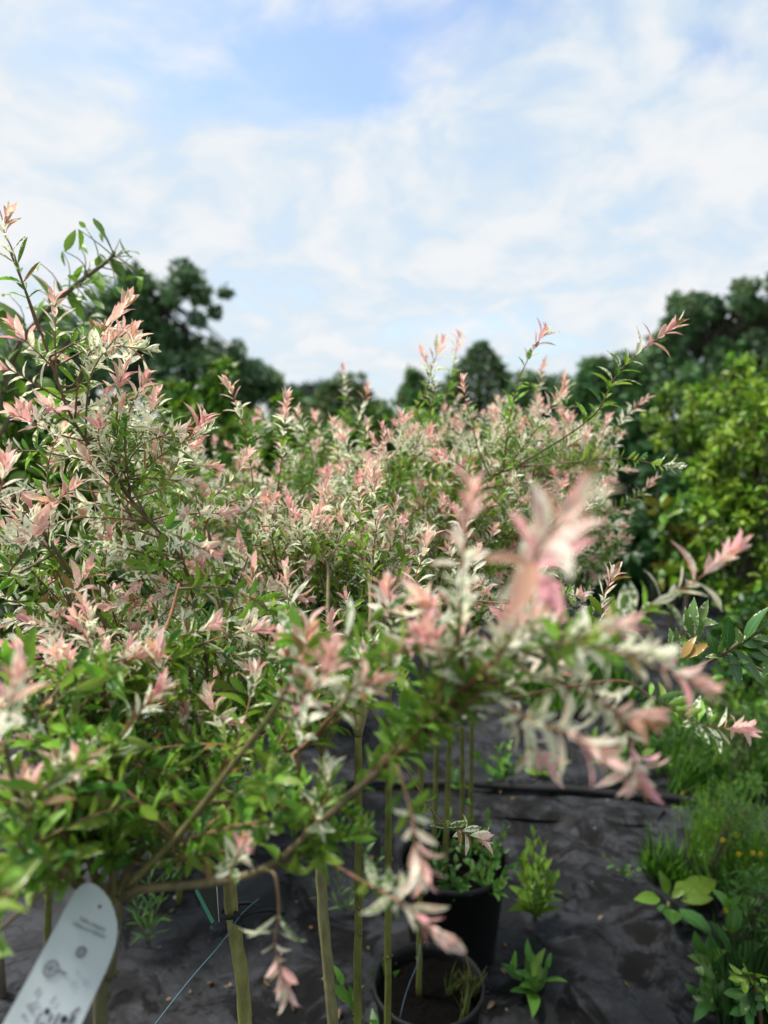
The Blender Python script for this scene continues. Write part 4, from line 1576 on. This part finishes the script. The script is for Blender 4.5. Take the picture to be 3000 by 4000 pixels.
tuft_b = np.array([F_.root.location.x + .05, 1.36, .235])
clump('dry olive grass tuft growing from the pot at the bottom', tuft_b, .07, .12, 90, pal((.085, .10, .028, 0), 4, .4, 44), lean=(.3, 0), group=None, cat='grass', name='grass_tuft', w=.0022)
for lab_, u_, v_, Y_, ru, rv, n_, cols_ in (
        ('fine-leaved yellow-green weed bush with yellow flowers nearby', 2850, 3150, 2.1, 190, 130, 2200, WY + WG),
        ('fine-leaved dark green weed bush at the right edge', 2950, 3480, 1.75, 110, 150, 900, WD + WG),
        ('fine-leaved green weed bush below the thin pink shoot', 2680, 2880, 2.75, 150, 170, 1800, WG + WD),
        ('fine-leaved bush at the right edge below the variegated twig', 2920, 2800, 2.6, 150, 190, 1800, WG + WY)):
    leafy(lab_, gnd(u_, Y_), [blob(u_, v_, Y_, ru, rv), blob(u_ + 40, v_ + 120, Y_, ru, rv * .8)], n_, .026, 'n', cols_, single=60, clumps=40, stems=4, trunk_r=.004, name='weed_bush', cat='weed', group='weed bushes on the right', up=.6)
b, t_ = up_from(2870, 3850, 2850, 3560)
weed('upright weed with oval leaves near the lower right corner', b, [t_, t_ + [-.06, 0, -.12]], .10, 'b', WD + WG, 4)
b, t_ = up_from(2820, 3960, 2790, 3840)
weed('small oval-leaved weed at the lower right', b, [t_, t_ + [.05, 0, -.02], t_ + [-.04, 0, -.03]], .07, 'b', WD, 3)

# lobed sapling in the lower right corner
LOBE = []


def lobed(key, lobes=5, curl=.15):
    pts = []
    n = lobes * 6 + 1
    for i in range(n):
        t = i / (n - 1)
        a = math.pi * (-.5 - .36) + t * math.pi * (1 + .72)
        ph = (t * lobes) % 1.0
        r = .34 + .62 * (1 - abs(ph - .5) * 2) ** .9 * (.72 + .28 * math.sin(math.pi * t))
        pts.append((math.sin(a - math.pi / 2 + math.pi / 2) * 0 + r * math.cos(a + math.pi / 2 - math.pi / 2 + 0) * .62, 0, 0, r, a))
    v, uv, f = [(0, 0, 0)], [(0, 0)], []
    for (_, _, _, r, a) in pts:
        x, y = r * math.cos(a) * .60, .30 + r * math.sin(a) * .60
        v.append((x, y, -curl * (x * x + y * y) + .05 * abs(x)))
        uv.append((math.copysign(min(1, r), x), y))
    for i in range(1, len(v) - 1):
        f.append((0, i, i + 1, i + 1))
    SHAPES[key] = (np.array(v), np.array([q[:3] for q in f]), np.array(uv))


lobed(('L', 0), 5, .15)
sb = np.array([P(2990, 4050, 1.25)[0], 1.27, 0])
SAP = Plant('maple_sapling', 'lobed-leaf maple sapling in the lower right corner', 'sapling', sb, 'broad_leaf', None, 40)
mb = MB()
mb.tube(sm([sb, sb + [.01, 0, .2], P(2960, 3900, 1.2), P(2935, 3800, 1.2)], 14), np.linspace(.005, .0018, 14), 6, (.16, .08, .05, 0))
SAP.branches.append(mb.build('stem', MAT['bark'], SAP.root))
for (u, v, u2, v2, c) in [(2930, 3815, 2870, 3850, WY), (2940, 3810, 3000, 3800, WY), (2935, 3815, 2925, 3790, WG), (2930, 3850, 2920, 3990, WD), (2960, 3880, 3040, 3960, WD), (2950, 3860, 2850, 3930, WD), (2975, 3850, 3060, 3860, WY), (2950, 3900, 2880, 4010, WD)]:
    a, bq = P(u, v, 1.2), P(u2, v2, 1.17)
    d = bq - a
    SAP.L.add(a, d, np.array([0, -.55, .8]) + (RNG.random(3) - .5) * .5, max(.05, np.linalg.norm(d) * 1.1), ('L', 0), pick(c), 0)

# fallen dry leaves on the cloth
LIT = [(.16, .085, .035, 0), (.10, .06, .03, 0), (.22, .15, .06, 0), (.13, .10, .05, 0)]
for i in range(46):
    c = G(random.uniform(500, 2500), random.uniform(3050, 3990), .012)
    o = bpy.data.objects.new('fallen_leaf', leaf_mesh(('b', random.randrange(6)), pick(LIT), 'broad_leaf'))
    COL.objects.link(o)
    o.location = tuple(c)
    o.rotation_euler = (random.uniform(-.3, .3), random.uniform(-.3, .3), random.random() * 6.28)
    k = random.uniform(.014, .03)
    o.scale = (k, k, k)
    tag(o, 'small dry brown leaf lying on the black ground cloth', 'leaf', 'fallen leaves on the ground cloth')
# bits of grit on the cloth
for i in range(26):
    u, v = random.uniform(500, 2400), random.uniform(3100, 3990)
    c = G(u, v, .006)
    mb = MB()
    r = random.uniform(.003, .007)
    ph = [(math.cos(k * 1.05), math.sin(k * 1.05)) for k in range(6)]
    vv = [c + np.array([x * r * random.uniform(.7, 1.3), y * r * random.uniform(.7, 1.3), 0]) for x, y in ph]
    vv += [c + np.array([x * r * .55, y * r * .55, r * .8]) for x, y in ph]
    mb.add(vv, [(k, (k + 1) % 6, 6 + (k + 1) % 6, 6 + k) for k in range(6)] + [(6, 7, 8, 9, 10, 11)], pick([(.35, .34, .32, 0), (.16, .14, .12, 0), (.22, .11, .06, 0)]))
    o = mb.build('pebble', MAT['soil'], None, origin=c)
    tag(o, 'tiny pebble lying on the black ground cloth', 'pebble', 'pebbles on the ground cloth')

# ------------------------------------------------------------------ background plants
SHG = pal((.16, .32, .026, 0), 5, .4, 51) + pal((.07, .17, .024, 0), 4, .4, 52)
SHY = pal((.30, .42, .045, 0), 4, .25, 53)
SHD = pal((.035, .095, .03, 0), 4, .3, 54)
TRD = pal((.115, .21, .12, 0), 5, .5, 55)
TRM = pal((.15, .27, .10, 0), 5, .5, 56)
TRO = pal((.14, .17, .07, 0), 4, .3, 57)

FRG = pal((.20, .36, .05, 0), 5, .35, 59)
# fruit sapling with large leaves, upper left
FR = Plant('fruit_tree', 'green sapling with large drooping leaves arching over the upper left', 'tree', gnd(-150, 1.65), 'broad_leaf', None, 120)
mb = MB()
fp = sm([gnd(-150, 1.65)] + PP((-120, 2400, 1.65), (-60, 1800, 1.65), (40, 1420, 1.62), (180, 1220, 1.6), (300, 1110, 1.58), (420, 1020, 1.56), (450, 985, 1.55)), 60)
mb.tube(fp, np.linspace(.012, .0022, 60), 7, (.16, .13, .10, 0))
FR.branches.append(mb.build('leader', MAT['bark'], FR.root))
mb = MB()
mb.tube(sm(PP((-60, 1800, 1.65), (60, 1600, 1.62), (200, 1400, 1.6), (330, 1260, 1.6)), 16), np.linspace(.006, .002, 16), 6, (.16, .13, .10, 0))
mb.tube(sm(PP((-80, 1900, 1.65), (-40, 1500, 1.62), (-60, 1200, 1.6)), 12), np.linspace(.006, .002, 12), 6, (.16, .13, .10, 0))
mb.build('side_limb', MAT['bark'], FR.root)
for (u, v, u2, v2) in [(500, 985, 545, 970), (455, 1010, 500, 960), (440, 1020, 525, 1090), (440, 1010, 470, 1100), (350, 1050, 430, 1160), (380, 1050, 400, 980), (420, 1020, 380, 985), (430, 1010, 440, 970), (300, 1100, 300, 1000),
                       (300, 1110, 240, 1070), (250, 1150, 210, 1075), (200, 1180, 130, 1030), (280, 1120, 350, 1080), (270, 1130, 320, 1280), (180, 1220, 80, 1180), (150, 1240, 160, 1130), (120, 1290, 20, 1240), (60, 1330, -20, 1140), (100, 1300, 0, 1090),
                       (90, 1340, 180, 1420), (200, 1200, 300, 1270), (300, 1280, 240, 1340), (320, 1270, 330, 1370), (330, 1260, 420, 1290), (240, 1350, 290, 1450), (220, 1380, 120, 1430), (150, 1480, 250, 1530), (60, 1600, 160, 1640), (-60, 1250, 30, 1180), (-60, 1300, 20, 1340), (-50, 1400, 30, 1470), (100, 1540, 60, 1440),
                       (-30, 1385, 30, 1400), (350, 1240, 430, 1210), (400, 1260, 470, 1380), (260, 1330, 200, 1250), (330, 1130, 390, 1190), (190, 1190, 260, 1190)]:
    a, bq = P(u, v, 1.6), P(u2, v2, 1.57 + random.uniform(-.03, .03))
    d = bq - a
    FR.L.add(a, d, np.array([0, -.5, .8]) + (RNG.random(3) - .5) * .8, np.linalg.norm(d) * .8, ('g', random.randrange(6)), pick(FRG), 0)

for i in range(46):
    q = fp[random.randrange(26, 58)] + (RNG.random(3) - .5) * np.array([.16, .16, .16])
    FR.L.add(q, RNG.normal(size=3) + np.array([.3, -.2, -.5]), np.array([0, -.4, .8]) + RNG.normal(size=3) * .4, random.uniform(.03, .055), ('g', random.randrange(6)), pick(FRG), 0)
mb = MB()
for q in FR.L.p:
    j = int(np.argmin(np.linalg.norm(fp[20:] - q, axis=1))) + 20
    if np.linalg.norm(fp[j] - q) < .3:
        mb.tube(sm([fp[max(20, j - 2)], fp[j] * .5 + q * .5, q], 6), np.linspace(.0016, .0007, 6), 5, (.14, .15, .06, 0))
mb.build('twigs', MAT['bark'], FR.root)
# light green shrubs behind the willows on the left
leafy('light green leafy shrub behind the willow at the left edge', gnd(100, 2.3), [blob(60, 1800, 2.3, 330, 300), blob(40, 2150, 2.2, 330, 380)], 2600, .05, 'b', SHG, single=150, clumps=70, stems=3, trunk_r=.012, group='green shrubs behind the willows')
leafy('light green shrub behind, left of the centre', gnd(520, 2.7), [blob(520, 1800, 2.7, 330, 230), blob(560, 2080, 2.6, 330, 330)], 2600, .05, 'b', SHG, single=150, clumps=70, stems=3, trunk_r=.012, group='green shrubs behind the willows')
leafy('pale green young tree with yellow-green top against the big dark tree', gnd(800, 3.4), [blob(850, 1570, 3.4, 90, 140), blob(840, 1760, 3.4, 200, 180), blob(700, 1590, 3.5, 130, 90)], 2200, .05, 'b', SHG, single=100, clumps=45, stems=2, trunk_r=.012, group='green shrubs behind the willows')
leafy('green shrub in the middle distance left of centre', gnd(1060, 4.2), [blob(1060, 1740, 4.2, 240, 170), blob(1110, 1590, 4.3, 80, 80)], 2600, .05, 'b', SHG, single=80, clumps=45, stems=3, trunk_r=.014, group='green shrubs behind the willows')
leafy('bright green shrub in the middle distance behind the pink shoots', gnd(1560, 5.0), [blob(1540, 1720, 5, 260, 130), blob(1300, 1740, 5.2, 200, 120)], 2600, .06, 'b', SHG, single=60, clumps=45, stems=3, trunk_r=.014, group='green shrubs behind the willows')
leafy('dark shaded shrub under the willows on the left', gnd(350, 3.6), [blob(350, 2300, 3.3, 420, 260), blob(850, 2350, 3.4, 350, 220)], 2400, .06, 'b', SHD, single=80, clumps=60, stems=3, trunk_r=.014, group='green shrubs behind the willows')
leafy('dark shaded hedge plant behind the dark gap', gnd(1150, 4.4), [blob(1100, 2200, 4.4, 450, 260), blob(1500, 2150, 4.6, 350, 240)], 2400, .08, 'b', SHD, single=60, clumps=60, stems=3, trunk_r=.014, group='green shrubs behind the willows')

# right-hand nursery trees
leafy('yellow-green young maple at the right edge, nearest of its row', gnd(2960, 3.3), [blob(2960, 1720, 3.3, 190, 240), blob(2980, 2150, 3.2, 200, 280), blob(2830, 1930, 3.3, 130, 180)], 4200, .042, 'b', SHY + SHY + SHG, single=150, up=.9, clump_r=.17, clumps=120, trunk_r=.016, group='young trees on the right')
leafy('young green tree with yellowing leaves behind the maple', gnd(2700, 4.2), [blob(2700, 1640, 4.2, 190, 150), blob(2750, 1850, 4.1, 130, 180), blob(2880, 1510, 4.3, 150, 110)], 3600, .045, 'b', SHG + SHY, single=120, up=.9, clump_r=.17, clumps=100, trunk_r=.016, group='young trees on the right')
leafy('thin-stemmed young tree with orange-tinged lower leaves', gnd(2650, 3.6), [blob(2660, 2100, 3.6, 80, 180), blob(2640, 2230, 3.6, 60, 110)], 320, .08, 'b', SHG + pal((.30, .22, .04, 0), 2, .2, 58), single=80, clumps=18, trunk_r=.011, group='young trees on the right')
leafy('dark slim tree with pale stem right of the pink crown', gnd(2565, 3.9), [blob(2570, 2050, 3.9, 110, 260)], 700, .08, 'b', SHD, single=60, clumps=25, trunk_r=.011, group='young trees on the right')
leafy('low green bush at the foot of the right-hand trees', gnd(2900, 2.9), [blob(2900, 2600, 2.9, 230, 170), blob(2980, 2420, 2.9, 160, 160)], 1400, .05, 'b', SHG + SHD, single=100, clumps=45, stems=3, trunk_r=.008, group='young trees on the right')
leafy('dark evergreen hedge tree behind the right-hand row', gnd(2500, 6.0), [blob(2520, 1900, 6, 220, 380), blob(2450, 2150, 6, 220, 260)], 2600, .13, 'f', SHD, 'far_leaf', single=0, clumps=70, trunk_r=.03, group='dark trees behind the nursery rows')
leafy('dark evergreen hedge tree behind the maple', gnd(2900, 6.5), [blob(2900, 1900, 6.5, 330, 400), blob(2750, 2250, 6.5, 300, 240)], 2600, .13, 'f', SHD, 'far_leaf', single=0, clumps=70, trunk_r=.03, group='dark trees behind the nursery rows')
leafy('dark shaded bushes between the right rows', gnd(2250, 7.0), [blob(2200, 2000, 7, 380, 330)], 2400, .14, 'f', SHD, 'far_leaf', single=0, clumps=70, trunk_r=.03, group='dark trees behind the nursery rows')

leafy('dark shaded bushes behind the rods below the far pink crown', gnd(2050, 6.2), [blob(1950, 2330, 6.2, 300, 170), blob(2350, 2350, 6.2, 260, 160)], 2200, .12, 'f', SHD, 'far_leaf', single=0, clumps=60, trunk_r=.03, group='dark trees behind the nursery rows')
# far trees
FARG = 'trees on the skyline'


def fartree(label, u, Y, blobs, n, leaf, cols, name='deciduous_tree', clumps=120, cr=.30, tr=.22):
    return leafy(label, gnd(u, Y), blobs, n, leaf, 'f', cols, 'far_leaf', 0, tr, (.05, .042, .032, 0), name, 'tree', FARG, clumps, .1, 1, cr, True, 'far_bark')


fartree('tall dark green tree with open gaps on the left skyline', 680, 30,
        [blob(560, 1150, 30, 130, 95), blob(720, 1120, 30, 130, 80), blob(830, 1180, 30, 70, 80), blob(480, 1290, 30, 150, 120), blob(720, 1330, 30, 150, 110), blob(850, 1440, 30, 130, 130), blob(620, 1470, 30, 230, 160), blob(400, 1180, 30, 110, 110)],
        11000, .26, TRD, clumps=120, cr=.24)
fartree('smaller dark tree sloping down right of the tall left one', 980, 32, [blob(960, 1500, 32, 90, 80), blob(1050, 1530, 32, 70, 80), blob(880, 1560, 32, 150, 120)], 4500, .32, TRD, clumps=70)
fartree('dark tree behind the sapling at the left edge', 150, 26, [blob(120, 1400, 26, 240, 170), blob(60, 1560, 26, 260, 160), blob(330, 1450, 26, 120, 190)], 6000, .30, TRD, clumps=90)
fartree('grey-green distant tree left of the skyline centre', 1200, 60, [blob(1180, 1570, 60, 120, 75), blob(1260, 1590, 60, 100, 70)], 3000, .5, pal((.07, .10, .07, 0), 4, .25, 61), clumps=50)
fartree('round olive tree in the skyline centre', 1370, 24, [blob(1360, 1540, 24, 100, 75), blob(1330, 1650, 24, 150, 110), blob(1420, 1640, 24, 110, 110)], 5000, .22, TRO + TRM, clumps=80)
fartree('dark tree right of the skyline centre below the conifer', 1760, 45, [blob(1640, 1570, 45, 80, 80), blob(1620, 1480, 45, 40, 70), blob(1700, 1620, 45, 140, 80)], 3500, .40, TRM, clumps=60)
fartree('dark broad tree right of the conifer', 2120, 40, [blob(2090, 1530, 40, 90, 70), blob(2200, 1570, 40, 130, 90), blob(2050, 1600, 40, 130, 70)], 4500, .36, TRD, clumps=70)
fartree('rounded green tree sloping up to the right skyline', 2380, 30, [blob(2360, 1490, 30, 110, 80), blob(2280, 1560, 30, 110, 90), blob(2450, 1480, 30, 90, 90), blob(2420, 1600, 30, 150, 90)], 6000, .28, TRM, clumps=90)
fartree('large dark green tree filling the right skyline', 2800, 28,
        [blob(2680, 1240, 28, 130, 90), blob(2830, 1190, 28, 130, 90), blob(2980, 1180, 28, 130, 100), blob(2620, 1360, 28, 120, 110), blob(2780, 1350, 28, 170, 120), blob(2960, 1370, 28, 170, 130), blob(2700, 1500, 28, 220, 130), blob(3150, 1250, 28, 160, 150)],
        13000, .25, TRD + TRM[:2], clumps=130, cr=.26)

# conifer: tiers of drooping sprays round a straight trunk
cb = gnd(1872, 42)
CON = Plant('conifer_tree', 'pointed dark conifer on the skyline right of centre', 'tree', cb, 'far_leaf', FARG, 0)
ctop = P(1872, 1335, 42)
mb = MB()
mb.tube([cb, (cb + ctop) / 2, ctop], [.25, .15, .03], 8, (.05, .04, .03, 0))
mb.build('trunk', MAT['far_bark'], CON.root)
for i in range(6500):
    t = RNG.random() ** .6
    z = ctop[2] - t * (ctop[2] - 1.0)
    wid = .06 + 2.3 * min(1, t * 1.9) ** 1.0 * (1 + .16 * math.sin(t * 70 + 1.3 * math.sin(t * 9)))
    a = RNG.random() * 6.28
    r_ = wid * RNG.random() ** .35
    q = np.array([cb[0] + math.cos(a) * r_, cb[1] + math.sin(a) * r_, z])
    CON.L.add(q, np.array([math.cos(a), math.sin(a), .5]), np.array([0, 0, 1.]) + RNG.normal(size=3) * .3, .34 * RNG.uniform(.7, 1.3), ('f', int(RNG.integers(0, 6))), pick(TRO[:2] + TRD[:3]), 0)

finish_plants()
